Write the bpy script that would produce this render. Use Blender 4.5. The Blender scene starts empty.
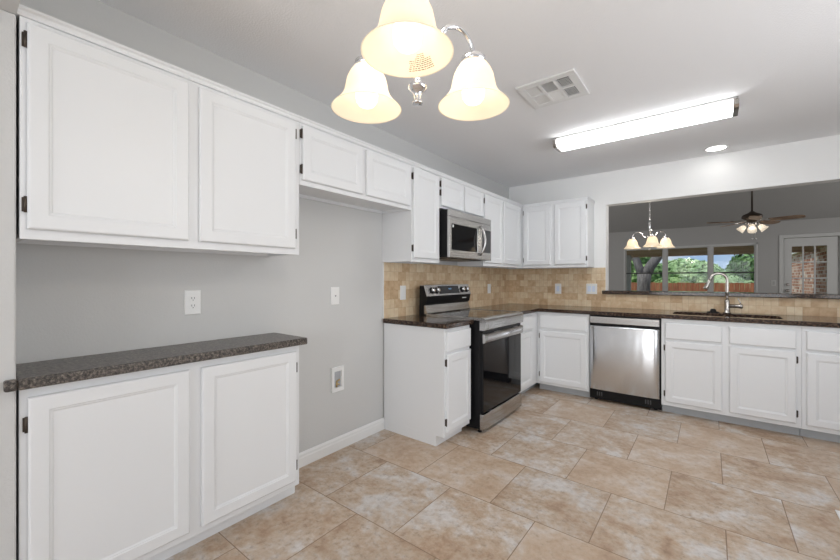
import bpy, bmesh, math, random
from mathutils import Vector, Matrix
random.seed(7)
S = bpy.context.scene
COL = S.collection

# ------------------------------------------------------------------ camera
YAW = math.radians(37.773)
cam_d = bpy.data.cameras.new('camera')
cam_d.sensor_width = 36.0
cam_d.lens = 373.588 / 840 * 36.0
cam_d.shift_y = -(280 - 279.208) / 840
cam_d.clip_start = 0.02
cam_d.clip_end = 300
cam = bpy.data.objects.new('camera', cam_d)
COL.objects.link(cam)
cam.location = (2.137, -4.713, 1.238)
cam.rotation_euler = (math.pi / 2, 0, YAW)
S.camera = cam

# ------------------------------------------------------------------ exposure
S.view_settings.view_transform = 'Standard'
S.view_settings.look = 'None'
S.view_settings.gamma = 1.0
S.view_settings.use_curve_mapping = False
S.view_settings.exposure = -0.03

# ------------------------------------------------------------------ sky and sun
W = bpy.data.worlds.new('sky')
S.world = W
W.use_nodes = True
wn = W.node_tree.nodes
wl = W.node_tree.links
wn.clear()
w_out = wn.new('ShaderNodeOutputWorld')
w_bg = wn.new('ShaderNodeBackground')
w_tc = wn.new('ShaderNodeTexCoord')
w_no = wn.new('ShaderNodeTexNoise')
w_no.inputs['Scale'].default_value = 3.5
w_no.inputs['Detail'].default_value = 6
w_rp = wn.new('ShaderNodeValToRGB')
w_rp.color_ramp.elements[0].position = 0.42
w_rp.color_ramp.elements[0].color = (0.36, 0.58, 0.95, 1)
w_rp.color_ramp.elements[1].position = 0.62
w_rp.color_ramp.elements[1].color = (1, 1, 1, 1)
wl.new(w_tc.outputs['Generated'], w_no.inputs['Vector'])
wl.new(w_no.outputs['Fac'], w_rp.inputs['Fac'])
wl.new(w_rp.outputs['Color'], w_bg.inputs['Color'])
w_bg.inputs['Strength'].default_value = 0.85
wl.new(w_bg.outputs['Background'], w_out.inputs['Surface'])

def light(name, kind, loc, energy, color=(1, 1, 1), size=None, size_y=None, rot=(0, 0, 0), radius=None):
    d = bpy.data.lights.new(name, kind)
    d.energy = energy
    d.color = color
    if kind == 'AREA':
        d.shape = 'RECTANGLE'
        d.size = size
        d.size_y = size_y
    if radius is not None:
        if kind == 'SUN':
            d.angle = radius
        else:
            d.shadow_soft_size = radius
    o = bpy.data.objects.new(name, d)
    COL.objects.link(o)
    o.location = loc
    o.rotation_euler = rot
    return o

sun = light('sun', 'SUN', (0, 0, 20), 2.7, (1.0, 0.96, 0.88), radius=0.02)
sun.rotation_euler = Vector((0.45, 0.55, -1.0)).to_track_quat('-Z', 'Y').to_euler()
# added fill lights at invented, unseen openings in the rear and right walls
REAR_Y = -8.6
RIGHT_X = 4.3
light('added_fill_rear', 'AREA', (2.3, REAR_Y + 0.06, 1.35), 74, (0.96, 0.98, 1.0), 2.9, 1.7, (math.pi / 2 + 0.2, 0, 0))
# (this added side fill is tilted up to brighten the ceiling)
light('added_fill_side', 'AREA', (RIGHT_X - 0.30, -3.1, 1.4), 41, (0.96, 0.98, 1.0), 2.0, 1.6, (math.pi / 2 + 0.75, 0, math.pi / 2))

# added fills inside the solid living room side walls, to brighten that room
light('added_fill_living_right', 'AREA', (6.35, 3.2, 1.5), 46, (1.0, 0.99, 0.97), 2.2, 1.6, (math.pi / 2, 0, math.pi / 2))
light('added_fill_living_left', 'AREA', (-2.05, 3.0, 1.5), 34, (1.0, 0.99, 0.97), 2.2, 1.6, (math.pi / 2, 0, -math.pi / 2))

# ------------------------------------------------------------------ materials
def new_mat(name):
    m = bpy.data.materials.new(name)
    m.use_nodes = True
    n = m.node_tree.nodes
    return m, n, m.node_tree.links, n['Principled BSDF']

def lin(c):
    return tuple(((v / 255) / 12.92 if v / 255 <= 0.04045 else ((v / 255 + 0.055) / 1.055) ** 2.4) for v in c) + (1,)

def simple(name, rgb, rough=0.5, metal=0.0, spec=0.5, bump=0.0, bscale=200, emit=None, estr=0, coat=0.0):
    m, n, l, b = new_mat(name)
    b.inputs['Base Color'].default_value = rgb if len(rgb) == 4 else tuple(rgb) + (1,)
    b.inputs['Roughness'].default_value = rough
    b.inputs['Metallic'].default_value = metal
    b.inputs['Specular IOR Level'].default_value = spec
    b.inputs['Coat Weight'].default_value = coat
    if emit:
        b.inputs['Emission Color'].default_value = tuple(emit) + (1,)
        b.inputs['Emission Strength'].default_value = estr
    # small procedural variation of the tone
    tc = n.new('ShaderNodeTexCoord')
    if bump > 0:
        t = n.new('ShaderNodeTexNoise')
        t.inputs['Scale'].default_value = bscale
        t.inputs['Detail'].default_value = 3
        bp = n.new('ShaderNodeBump')
        bp.inputs['Strength'].default_value = bump
        bp.inputs['Distance'].default_value = 0.01
        l.new(tc.outputs['Object'], t.inputs['Vector'])
        l.new(t.outputs['Fac'], bp.inputs['Height'])
        l.new(bp.outputs['Normal'], b.inputs['Normal'])
    return m

def math_node(n, l, op, a, b=None, c=None):
    x = n.new('ShaderNodeMath')
    x.operation = op
    for i, v in enumerate((a, b, c)):
        if v is None:
            continue
        if isinstance(v, (int, float)):
            x.inputs[i].default_value = v
        else:
            l.new(v, x.inputs[i])
    return x.outputs[0]

def mix_col(n, l, fac, a, b, mode='MIX'):
    x = n.new('ShaderNodeMix')
    x.data_type = 'RGBA'
    x.blend_type = mode
    ins = [i for i in x.inputs if i.enabled]
    for i, v in zip(ins, (fac, a, b)):
        if isinstance(v, (int, float)):
            i.default_value = v
        elif isinstance(v, tuple):
            i.default_value = v if len(v) == 4 else v + (1,)
        else:
            l.new(v, i)
    return [o for o in x.outputs if o.enabled][0]

def ramp(n, l, fac, stops):
    r = n.new('ShaderNodeValToRGB')
    e = r.color_ramp.elements
    while len(e) < len(stops):
        e.new(0.5)
    for el, (p, c) in zip(e, stops):
        el.position = p
        el.color = c if len(c) == 4 else tuple(c) + (1,)
    l.new(fac, r.inputs['Fac'])
    return r.outputs['Color']

def tile_nodes(n, l, u, v, tw, th, u0, v0, grout, off=0.5):
    """running-bond tiling: returns (id vector, 0/1 grout mask, edge distance)"""
    vv = math_node(n, l, 'DIVIDE', math_node(n, l, 'SUBTRACT', v, v0), th)
    row = math_node(n, l, 'FLOOR', vv)
    fv = math_node(n, l, 'SUBTRACT', vv, row)
    par = math_node(n, l, 'FLOORED_MODULO', row, 2.0)
    uu = math_node(n, l, 'DIVIDE', math_node(n, l, 'SUBTRACT', u, u0), tw)
    uu = math_node(n, l, 'ADD', uu, math_node(n, l, 'MULTIPLY', par, off))
    colm = math_node(n, l, 'FLOOR', uu)
    fu = math_node(n, l, 'SUBTRACT', uu, colm)
    du = math_node(n, l, 'MULTIPLY', math_node(n, l, 'MINIMUM', fu, math_node(n, l, 'SUBTRACT', 1.0, fu)), tw)
    dv = math_node(n, l, 'MULTIPLY', math_node(n, l, 'MINIMUM', fv, math_node(n, l, 'SUBTRACT', 1.0, fv)), th)
    d = math_node(n, l, 'MINIMUM', du, dv)
    mask = math_node(n, l, 'LESS_THAN', d, grout)
    cmb = n.new('ShaderNodeCombineXYZ')
    l.new(colm, cmb.inputs[0])
    l.new(row, cmb.inputs[1])
    return cmb.outputs[0], mask, d

def world_xyz(n, l):
    g = n.new('ShaderNodeNewGeometry')
    s = n.new('ShaderNodeSeparateXYZ')
    l.new(g.outputs['Position'], s.inputs[0])
    return g.outputs['Position'], s.outputs[0], s.outputs[1], s.outputs[2]

def floor_material():
    m, n, l, b = new_mat('travertine_tile')
    pos, x, y, z = world_xyz(n, l)
    tid, mask, d = tile_nodes(n, l, x, y, 0.512, 0.5145, 1.176, -0.785 - 0.5145 * 12, 0.0022)
    wn_ = n.new('ShaderNodeTexWhiteNoise')
    wn_.noise_dimensions = '3D'
    l.new(tid, wn_.inputs['Vector'])
    shift = n.new('ShaderNodeVectorMath')
    shift.operation = 'MULTIPLY_ADD'
    l.new(wn_.outputs['Color'], shift.inputs[0])
    shift.inputs[1].default_value = (9, 9, 9)
    l.new(pos, shift.inputs[2])
    big = n.new('ShaderNodeTexNoise')
    big.inputs['Scale'].default_value = 3.4
    big.inputs['Detail'].default_value = 7
    big.inputs['Roughness'].default_value = 0.62
    big.inputs['Distortion'].default_value = 0.5
    l.new(shift.outputs[0], big.inputs['Vector'])
    fine = n.new('ShaderNodeTexNoise')
    fine.inputs['Scale'].default_value = 34
    fine.inputs['Detail'].default_value = 6
    fine.inputs['Roughness'].default_value = 0.7
    l.new(shift.outputs[0], fine.inputs['Vector'])
    mid = n.new('ShaderNodeTexNoise')
    mid.inputs['Scale'].default_value = 15
    mid.inputs['Detail'].default_value = 7
    mid.inputs['Roughness'].default_value = 0.7
    l.new(shift.outputs[0], mid.inputs['Vector'])
    cloud = math_node(n, l, 'MULTIPLY_ADD', big.outputs['Fac'], 0.62, math_node(n, l, 'MULTIPLY', mid.outputs['Fac'], 0.38))
    base = ramp(n, l, cloud, [(0.33, lin((152, 124, 102))), (0.42, lin((178, 152, 128))),
                                           (0.51, lin((193, 175, 156))), (0.59, lin((204, 197, 191))), (0.70, lin((214, 212, 210)))])
    sp = ramp(n, l, fine.outputs['Fac'], [(0.30, (0.50, 0.45, 0.41)), (0.45, (0.92, 0.91, 0.9)), (0.62, (1.06, 1.06, 1.06))])
    c = mix_col(n, l, 0.62, base, sp, 'MULTIPLY')
    # a few plainer, more even tan tiles
    plain = math_node(n, l, 'GREATER_THAN', wn_.outputs['Value'], 0.78)
    c = mix_col(n, l, math_node(n, l, 'MULTIPLY', plain, 0.35), c, lin((194, 170, 146)))
    tone = math_node(n, l, 'MULTIPLY_ADD', wn_.outputs['Value'], 0.08, 1.0)
    tc = n.new('ShaderNodeCombineColor')
    for i in range(3):
        l.new(tone, tc.inputs[i])
    c = mix_col(n, l, 1.0, c, tc.outputs[0], 'MULTIPLY')
    c = mix_col(n, l, math_node(n, l, 'MULTIPLY', mask, 0.85), c, lin((128, 104, 82)))
    l.new(c, b.inputs['Base Color'])
    b.inputs['Roughness'].default_value = 0.42
    b.inputs['Specular IOR Level'].default_value = 0.4
    bp = n.new('ShaderNodeBump')
    bp.inputs['Strength'].default_value = 0.25
    bp.inputs['Distance'].default_value = 0.004
    hh = math_node(n, l, 'MULTIPLY_ADD', fine.outputs['Fac'], 0.5, math_node(n, l, 'MULTIPLY', mask, -1.0))
    l.new(hh, bp.inputs['Height'])
    l.new(bp.outputs['Normal'], b.inputs['Normal'])
    return m

def backsplash_material():
    m, n, l, b = new_mat('tumbled_stone_tile')
    pos, x, y, z = world_xyz(n, l)
    u = math_node(n, l, 'SUBTRACT', x, y)
    tid, mask, d = tile_nodes(n, l, u, z, 0.103, 0.0775, 0.02, 0.914, 0.0016)
    # some tiles split into two smaller stones
    wn_ = n.new('ShaderNodeTexWhiteNoise')
    l.new(tid, wn_.inputs['Vector'])
    tid2, mask2, d2 = tile_nodes(n, l, u, z, 0.0515, 0.0775, 0.02, 0.914, 0.0016, 0.0)
    split = math_node(n, l, 'GREATER_THAN', wn_.outputs['Value'], 0.62)
    mk = math_node(n, l, 'MAXIMUM', mask, math_node(n, l, 'MULTIPLY', split, mask2))
    shift = n.new('ShaderNodeVectorMath')
    shift.operation = 'MULTIPLY_ADD'
    l.new(wn_.outputs['Color'], shift.inputs[0])
    shift.inputs[1].default_value = (7, 7, 7)
    l.new(pos, shift.inputs[2])
    no = n.new('ShaderNodeTexNoise')
    no.inputs['Scale'].default_value = 22
    no.inputs['Detail'].default_value = 5
    l.new(shift.outputs[0], no.inputs['Vector'])
    c = ramp(n, l, math_node(n, l, 'MULTIPLY_ADD', no.outputs['Fac'], 0.6, math_node(n, l, 'MULTIPLY', wn_.outputs['Value'], 0.42)),
             [(0.22, lin((190, 156, 120))), (0.45, lin((212, 184, 148))), (0.72, lin((228, 210, 180)))])
    c = mix_col(n, l, math_node(n, l, 'MULTIPLY', mk, 0.55), c, lin((176, 146, 108)))
    l.new(c, b.inputs['Base Color'])
    b.inputs['Roughness'].default_value = 0.5
    bp = n.new('ShaderNodeBump')
    bp.inputs['Strength'].default_value = 0.35
    bp.inputs['Distance'].default_value = 0.004
    l.new(math_node(n, l, 'MULTIPLY_ADD', no.outputs['Fac'], 0.35, math_node(n, l, 'MULTIPLY', mk, -1.0)), bp.inputs['Height'])
    l.new(bp.outputs['Normal'], b.inputs['Normal'])
    return m

def speckle_material(name, dark, mid, light_, scale, rough, spec=0.5):
    m, n, l, b = new_mat(name)
    pos, x, y, z = world_xyz(n, l)
    v = n.new('ShaderNodeTexNoise')
    v.inputs['Scale'].default_value = scale
    v.inputs['Detail'].default_value = 5
    v.inputs['Roughness'].default_value = 0.75
    l.new(pos, v.inputs['Vector'])
    c = ramp(n, l, v.outputs['Fac'], [(0.36, dark), (0.50, mid), (0.64, light_)])
    l.new(c, b.inputs['Base Color'])
    b.inputs['Roughness'].default_value = rough
    b.inputs['Specular IOR Level'].default_value = spec
    return m

def steel_material(name, rgb, rough, along='z', amount=0.05):
    """brushed stainless steel; faint waviness so that reflections break into soft bands"""
    m, n, l, b = new_mat(name)
    b.inputs['Base Color'].default_value = rgb + (1,)
    b.inputs['Metallic'].default_value = 1.0
    b.inputs['Roughness'].default_value = rough
    tc = n.new('ShaderNodeTexCoord')
    mp = n.new('ShaderNodeMapping')
    mp.inputs['Scale'].default_value = (5, 5, 0.35) if along == 'z' else (0.4, 0.4, 6)
    t = n.new('ShaderNodeTexNoise')
    t.inputs['Scale'].default_value = 1.6
    t.inputs['Detail'].default_value = 1.0
    mp2 = n.new('ShaderNodeMapping')
    mp2.inputs['Scale'].default_value = (3, 3, 500) if along != 'z' else (500, 500, 3)
    t2 = n.new('ShaderNodeTexNoise')
    t2.inputs['Scale'].default_value = 1.0
    l.new(tc.outputs['Object'], mp.inputs['Vector'])
    l.new(mp.outputs[0], t.inputs['Vector'])
    l.new(tc.outputs['Object'], mp2.inputs['Vector'])
    l.new(mp2.outputs[0], t2.inputs['Vector'])
    bp = n.new('ShaderNodeBump')
    bp.inputs['Strength'].default_value = amount
    bp.inputs['Distance'].default_value = 0.1
    l.new(t.outputs['Fac'], bp.inputs['Height'])
    l.new(bp.outputs['Normal'], b.inputs['Normal'])
    tg = n.new('ShaderNodeTangent')
    tg.direction_type = 'RADIAL'
    tg.axis = 'Z'
    l.new(tg.outputs[0], b.inputs['Tangent'])
    b.inputs['Anisotropic'].default_value = 0.75 if along == 'z' else 0.3
    b.inputs['Anisotropic Rotation'].default_value = 0.25 if along == 'z' else 0.0
    rr = math_node(n, l, 'MULTIPLY_ADD', t2.outputs['Fac'], 0.05, rough - 0.025)
    l.new(rr, b.inputs['Roughness'])
    return m

def glass_pane_material(name='window_glass'):
    m = bpy.data.materials.new(name)
    m.use_nodes = True
    n = m.node_tree.nodes
    l = m.node_tree.links
    n.clear()
    o = n.new('ShaderNodeOutputMaterial')
    tr = n.new('ShaderNodeBsdfTransparent')
    tr.inputs['Color'].default_value = (0.95, 0.97, 0.96, 1)
    gl = n.new('ShaderNodeBsdfGlossy')
    gl.inputs['Roughness'].default_value = 0.02
    mx = n.new('ShaderNodeMixShader')
    mx.inputs[0].default_value = 0.012
    l.new(tr.outputs[0], mx.inputs[1])
    l.new(gl.outputs[0], mx.inputs[2])
    l.new(mx.outputs[0], o.inputs[0])
    return m

def shade_material(name, rgb, rgb_in, emit=0.0):
    """frosted glass shade: translucent plus diffuse, lit by its own bulb"""
    m = bpy.data.materials.new(name)
    m.use_nodes = True
    n = m.node_tree.nodes
    l = m.node_tree.links
    n.clear()
    o = n.new('ShaderNodeOutputMaterial')
    tl = n.new('ShaderNodeBsdfTranslucent')
    tl.inputs['Color'].default_value = rgb + (1,)
    df = n.new('ShaderNodeBsdfDiffuse')
    df.inputs['Color'].default_value = rgb_in + (1,)
    gl = n.new('ShaderNodeBsdfGlossy')
    gl.inputs['Roughness'].default_value = 0.25
    m1 = n.new('ShaderNodeMixShader')
    m1.inputs[0].default_value = 0.45
    m2 = n.new('ShaderNodeMixShader')
    m2.inputs[0].default_value = 0.04
    l.new(tl.outputs[0], m1.inputs[1])
    l.new(df.outputs[0], m1.inputs[2])
    l.new(m1.outputs[0], m2.inputs[1])
    l.new(gl.outputs[0], m2.inputs[2])
    if emit > 0:
        em = n.new('ShaderNodeEmission')
        em.inputs['Color'].default_value = (1.0, 0.86, 0.66, 1)
        em.inputs['Strength'].default_value = emit
        ad = n.new('ShaderNodeAddShader')
        l.new(m2.outputs[0], ad.inputs[0])
        l.new(em.outputs[0], ad.inputs[1])
        l.new(ad.outputs[0], o.inputs[0])
    else:
        l.new(m2.outputs[0], o.inputs[0])
    return m

def emission(name, rgb, strength):
    m = bpy.data.materials.new(name)
    m.use_nodes = True
    n = m.node_tree.nodes
    n.clear()
    o = n.new('ShaderNodeOutputMaterial')
    e = n.new('ShaderNodeEmission')
    e.inputs['Color'].default_value = rgb + (1,)
    e.inputs['Strength'].default_value = strength
    m.node_tree.links.new(e.outputs[0], o.inputs[0])
    return m

def brick_material():
    m, n, l, b = new_mat('pink_brick')
    pos, x, y, z = world_xyz(n, l)
    u = math_node(n, l, 'ADD', x, y)
    tid, mask, d = tile_nodes(n, l, u, z, 0.23, 0.085, 0.0, 0.0, 0.007)
    wn_ = n.new('ShaderNodeTexWhiteNoise')
    l.new(tid, wn_.inputs['Vector'])
    c = ramp(n, l, wn_.outputs['Value'], [(0.0, lin((150, 92, 72))), (0.4, lin((178, 122, 100))), (0.75, lin((198, 152, 134))), (1.0, lin((226, 206, 194)))])
    c = mix_col(n, l, mask, c, lin((214, 204, 194)))
    l.new(c, b.inputs['Base Color'])
    b.inputs['Roughness'].default_value = 0.9
    return m

def leaf_material(name, c1, c2, scale=2.0):
    m, n, l, b = new_mat(name)
    pos, x, y, z = world_xyz(n, l)
    t = n.new('ShaderNodeTexNoise')
    t.inputs['Scale'].default_value = scale
    t.inputs['Detail'].default_value = 4
    l.new(pos, t.inputs['Vector'])
    c = ramp(n, l, t.outputs['Fac'], [(0.35, c1), (0.65, c2)])
    l.new(c, b.inputs['Base Color'])
    b.inputs['Roughness'].default_value = 0.7
    b.inputs['Subsurface Weight'].default_value = 0.0
    return m

def wood_material(name, c1, c2, vec_scale, rough=0.5):
    m, n, l, b = new_mat(name)
    tc = n.new('ShaderNodeTexCoord')
    mp = n.new('ShaderNodeMapping')
    mp.inputs['Scale'].default_value = vec_scale
    t = n.new('ShaderNodeTexNoise')
    t.inputs['Scale'].default_value = 3
    t.inputs['Detail'].default_value = 5
    l.new(tc.outputs['Object'], mp.inputs['Vector'])
    l.new(mp.outputs[0], t.inputs['Vector'])
    c = ramp(n, l, t.outputs['Fac'], [(0.35, c1), (0.65, c2)])
    l.new(c, b.inputs['Base Color'])
    b.inputs['Roughness'].default_value = rough
    return m

M = {
    'cab': simple('white_cabinet_paint', (0.80, 0.81, 0.82), 0.42, bump=0.03, bscale=90),
    'wall': simple('grey_wall_paint', (0.62, 0.62, 0.612), 0.7, bump=0.12, bscale=140),
    'wall_white': simple('white_wall_paint', (0.86, 0.86, 0.85), 0.65, bump=0.10, bscale=140),
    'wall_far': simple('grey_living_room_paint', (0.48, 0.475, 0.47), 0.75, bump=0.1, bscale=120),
    'ceil': simple('ceiling_paint', (0.90, 0.90, 0.91), 0.85, bump=0.2, bscale=110),
    'trim': simple('white_trim_paint', (0.82, 0.82, 0.81), 0.4),
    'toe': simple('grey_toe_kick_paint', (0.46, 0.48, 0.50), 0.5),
    'floor': floor_material(),
    'splash': backsplash_material(),
    'granite': speckle_material('brown_granite', lin((18, 14, 12)), lin((52, 39, 33)), lin((118, 96, 80)), 75, 0.10, 0.4),
    'laminate': speckle_material('grey_brown_laminate', lin((28, 25, 24)), lin((82, 76, 71)), lin((140, 130, 120)), 85, 0.30, 0.5),
    'steel': steel_material('brushed_steel', (0.50, 0.49, 0.48), 0.27, 'h', 0.02),
    'steel_v': steel_material('brushed_steel_door', (0.70, 0.71, 0.73), 0.25, 'z', 0.05),
    'chrome': simple('polished_chrome', (0.78, 0.78, 0.80), 0.09, 1.0),
    'nickel': simple('brushed_nickel', (0.50, 0.47, 0.44), 0.24, 1.0),
    'black': simple('black_enamel', (0.008, 0.008, 0.009), 0.3, spec=0.22),
    'blackglass': simple('black_glass', (0.006, 0.006, 0.007), 0.05, spec=0.32),
    'cooktop': simple('black_ceramic_glass', (0.014, 0.013, 0.013), 0.06, spec=0.6),
    'charcoal': simple('charcoal_plastic', (0.045, 0.046, 0.05), 0.35),
    'bronze': simple('aged_bronze_hinge', (0.085, 0.068, 0.055), 0.4, 0.7),
    'plastic': simple('white_plastic', (0.84, 0.84, 0.83), 0.35),
    'plastic_blue': simple('white_plastic_protective_film', (0.70, 0.77, 0.90), 0.3),
    'slot': simple('dark_slot', (0.02, 0.02, 0.02), 0.6),
    'ventdark': simple('vent_throat', (0.10, 0.10, 0.10), 0.8),
    'brass': simple('brass', (0.60, 0.44, 0.20), 0.3, 1.0),
    'lens': emission('lit_lens', (0.97, 0.99, 1.0), 12.0),
    'recess': emission('lit_downlight', (1.0, 0.98, 0.95), 14.0),
    'bulb': emission('lit_bulb', (1.0, 0.93, 0.82), 2.8),
    'digits': emission('blue_digits', (0.30, 0.55, 0.95), 0.7),
    'shade': shade_material('cream_frosted_glass', (0.96, 0.87, 0.73), (0.88, 0.82, 0.71), 0.28),
    'shade_white': shade_material('white_frosted_glass', (0.95, 0.92, 0.88), (0.9, 0.88, 0.85), 0.25),
    'ink': simple('brown_ink', (0.20, 0.11, 0.045), 0.8),
    'pane': glass_pane_material(),
    'alum': simple('pale_window_frame', (0.62, 0.615, 0.61), 0.5),
    'rail': simple('dark_sash_rail', (0.07, 0.07, 0.07), 0.5),
    'door': simple('painted_door', (0.66, 0.66, 0.655), 0.5),
    'brick': brick_material(),
    'fence': wood_material('red_brown_fence', lin((134, 76, 54)), lin((176, 112, 82)), (6, 6, 0.6), 0.8),
    'patio': wood_material('brown_patio_boards', lin((186, 154, 128)), lin((216, 190, 164)), (0.5, 6, 6), 0.8),
    'blade': wood_material('walnut_fan_blade', lin((124, 98, 80)), lin((172, 144, 120)), (4, 4, 4), 0.45),
    'bark': wood_material('grey_bark', lin((92, 88, 90)), lin((136, 130, 130)), (6, 6, 1.2), 0.9),
    'leaf1': leaf_material('leaves_mid', lin((104, 142, 84)), lin((160, 190, 124))),
    'leaf2': leaf_material('leaves_pale', lin((146, 182, 126)), lin((200, 220, 172))),
    'leaf3': leaf_material('leaves_dark', lin((70, 110, 62)), lin((132, 166, 106))),
    'grass': leaf_material('grass', lin((96, 130, 66)), lin((140, 166, 96)), 6),
    'vinyl': simple('grey_living_floor', (0.34, 0.31, 0.28), 0.5),
    'concrete': simple('patio_slab', (0.5, 0.49, 0.47), 0.9),
}

# ------------------------------------------------------------------ mesh builder
class MB:
    def __init__(self):
        self.bm = bmesh.new()

    def box(self, x0, x1, y0, y1, z0, z1, bev=0.0, seg=2):
        bm = self.bm
        v = [bm.verts.new((x, y, z)) for z in (z0, z1) for y in (y0, y1) for x in (x0, x1)]
        fs = [bm.faces.new([v[i] for i in f]) for f in
              ((0, 2, 3, 1), (4, 5, 7, 6), (0, 1, 5, 4), (2, 6, 7, 3), (0, 4, 6, 2), (1, 3, 7, 5))]
        if bev > 0:
            es = list({e for f in fs for e in f.edges})
            bmesh.ops.bevel(bm, geom=es, offset=bev, segments=seg, profile=0.5, affect='EDGES')
        return self

    def obox(self, c, ux, uy, uz, sx, sy, sz):
        """box with its own axes; c = centre"""
        bm = self.bm
        c, ux, uy, uz = Vector(c), Vector(ux), Vector(uy), Vector(uz)
        v = [bm.verts.new(c + ux * a * sx / 2 + uy * b * sy / 2 + uz * d * sz / 2) for d in (-1, 1) for b in (-1, 1) for a in (-1, 1)]
        for f in ((0, 2, 3, 1), (4, 5, 7, 6), (0, 1, 5, 4), (2, 6, 7, 3), (0, 4, 6, 2), (1, 3, 7, 5)):
            bm.faces.new([v[i] for i in f])
        return self

    def rings(self, rs, cap0=True, cap1=True, smooth=False, close=True):
        bm = self.bm
        vs = [[bm.verts.new(p) for p in r] for r in rs]
        n = len(rs[0])
        for a, b in zip(vs[:-1], vs[1:]):
            for i in range(n if close else n - 1):
                j = (i + 1) % n
                f = bm.faces.new((a[i], a[j], b[j], b[i]))
                f.smooth = smooth
        if cap0:
            bm.faces.new(vs[0][::-1])
        if cap1:
            bm.faces.new(vs[-1])
        return self

    def lathe(self, prof, c, n=32, caps=(True, True), smooth=True, axis=(0, 0, 1)):
        q = Vector((0, 0, 1)).rotation_difference(Vector(axis).normalized())
        c = Vector(c)
        rs = []
        for r, z in prof:
            rs.append([c + q @ Vector((max(r, 1e-4) * math.cos(2 * math.pi * i / n), max(r, 1e-4) * math.sin(2 * math.pi * i / n), z)) for i in range(n)])
        return self.rings(rs, caps[0], caps[1], smooth)

    def cyl(self, p0, p1, r, n=16, r1=None):
        p0, p1 = Vector(p0), Vector(p1)
        d = p1 - p0
        return self.lathe([(r, 0), (r if r1 is None else r1, d.length)], p0, n, axis=d)

    def tube(self, pts, r, n=12, caps=True):
        pts = [Vector(p) for p in pts]
        rad = r if isinstance(r, (list, tuple)) else [r] * len(pts)
        rs = []
        prev = None
        for i, p in enumerate(pts):
            t = (pts[min(i + 1, len(pts) - 1)] - pts[max(i - 1, 0)]).normalized()
            if prev is None:
                a = Vector((0, 0, 1)) if abs(t.z) < 0.9 else Vector((1, 0, 0))
                u = t.cross(a).normalized()
            else:
                u = (prev - t * prev.dot(t)).normalized()
            prev = u
            w = t.cross(u)
            rs.append([p + (u * math.cos(2 * math.pi * k / n) + w * math.sin(2 * math.pi * k / n)) * rad[i] for k in range(n)])
        return self.rings(rs, caps, caps, True)

    def prism(self, poly, fn, d0, d1):
        """poly of (a,b) extruded from d0 to d1 through fn(a,b,d)->xyz"""
        return self.rings([[fn(a, b, d0) for a, b in poly], [fn(a, b, d1) for a, b in poly]])

    def panel(self, P, u0, u1, v0, v1, t=0.02, frame=0.050, depth=0.007, flat=False):
        """cabinet door or drawer front; P(u,v,d)->xyz with d out of the cabinet"""
        def r(ins, d):
            return [P(u0 + ins, v0 + ins, d), P(u1 - ins, v0 + ins, d), P(u1 - ins, v1 - ins, d), P(u0 + ins, v1 - ins, d)]
        rs = [r(0, 0), r(0, t - 0.006), r(0.003, t - 0.002), r(0.007, t)]
        if not flat:
            rs += [r(frame, t), r(frame + 0.004, t - 0.003), r(frame + 0.007, t - 0.003), r(frame + 0.013, t - depth)]
        return self.rings(rs)

    def build(self, name, mat, parent=None, kind=None, recalc=True):
        bm = self.bm
        if recalc:
            bmesh.ops.recalc_face_normals(bm, faces=bm.faces)
        me = bpy.data.meshes.new(name)
        xs = [v.co for v in bm.verts]
        lo = Vector((min(v.x for v in xs), min(v.y for v in xs), min(v.z for v in xs)))
        hi = Vector((max(v.x for v in xs), max(v.y for v in xs), max(v.z for v in xs)))
        c = Vector(((lo.x + hi.x) / 2, (lo.y + hi.y) / 2, lo.z))
        for v in bm.verts:
            v.co -= c
        bm.to_mesh(me)
        bm.free()
        o = bpy.data.objects.new(name, me)
        COL.objects.link(o)
        o.data.materials.append(M[mat] if isinstance(mat, str) else mat)
        if parent is not None:
            o.parent = parent
            o.location = c - WPOS[parent.name]
        else:
            o.location = c
        WPOS[o.name] = c
        if kind:
            o['kind'] = kind
        return o

WPOS = {}

def thing(name, label, cat, loc, group=None):
    o = bpy.data.objects.new(name, None)
    o.empty_display_size = 0.1
    COL.objects.link(o)
    o.location = loc
    WPOS[o.name] = Vector(loc)
    o['label'] = label
    o['category'] = cat
    if group:
        o['group'] = group
    return o

def tag(o, label, cat, group=None, kind=None):
    o['label'] = label
    o['category'] = cat
    if group:
        o['group'] = group
    if kind:
        o['kind'] = kind
    return o

def struct(mb, name, mat):
    return mb.build(name, mat, None, 'structure')

def copy_tree(o, parent=None):
    c = o.copy()
    COL.objects.link(c)
    if parent is not None:
        c.parent = parent
    for ch in [x for x in COL.objects if x.parent == o]:
        copy_tree(ch, c)
    return c

# ================================================================== SETTING
H = 2.471
OPEN_X0, OPEN_X1 = 1.197, 3.42        # pass-through opening in the back wall
OPEN_Z0, OPEN_Z1 = 1.069, 2.095
BT = 0.13                              # back wall thickness

mb = MB()
mb.box(-0.12, RIGHT_X + 0.12, REAR_Y - 0.12, BT, -0.1, 0)
struct(mb, 'floor', 'floor')

mb = MB()
mb.box(-0.12, RIGHT_X + 0.12, REAR_Y - 0.12, BT, H, H + 0.1)
struct(mb, 'ceiling', 'ceil')

mb = MB()
mb.box(-0.12, 0, REAR_Y, 0, 0, H)
struct(mb, 'wall_left', 'wall')

mb = MB()
mb.box(0, OPEN_X0, 0, BT, 0, H)
mb.box(OPEN_X1, RIGHT_X, 0, BT, 0, H)
mb.box(OPEN_X0, OPEN_X1, 0, BT, 0, OPEN_Z0)
mb.box(OPEN_X0, OPEN_X1, 0, BT, OPEN_Z1, H)
struct(mb, 'wall_back', 'wall_white')

# short return wall and the header of the wide opening the picture is taken from
mb = MB()
mb.box(0, 0.312, -4.70, -4.553, 0, 2.12, 0.006)
mb.box(0, RIGHT_X, -4.70, -4.553, 2.12, H)
struct(mb, 'wall_front', 'wall')

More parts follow.
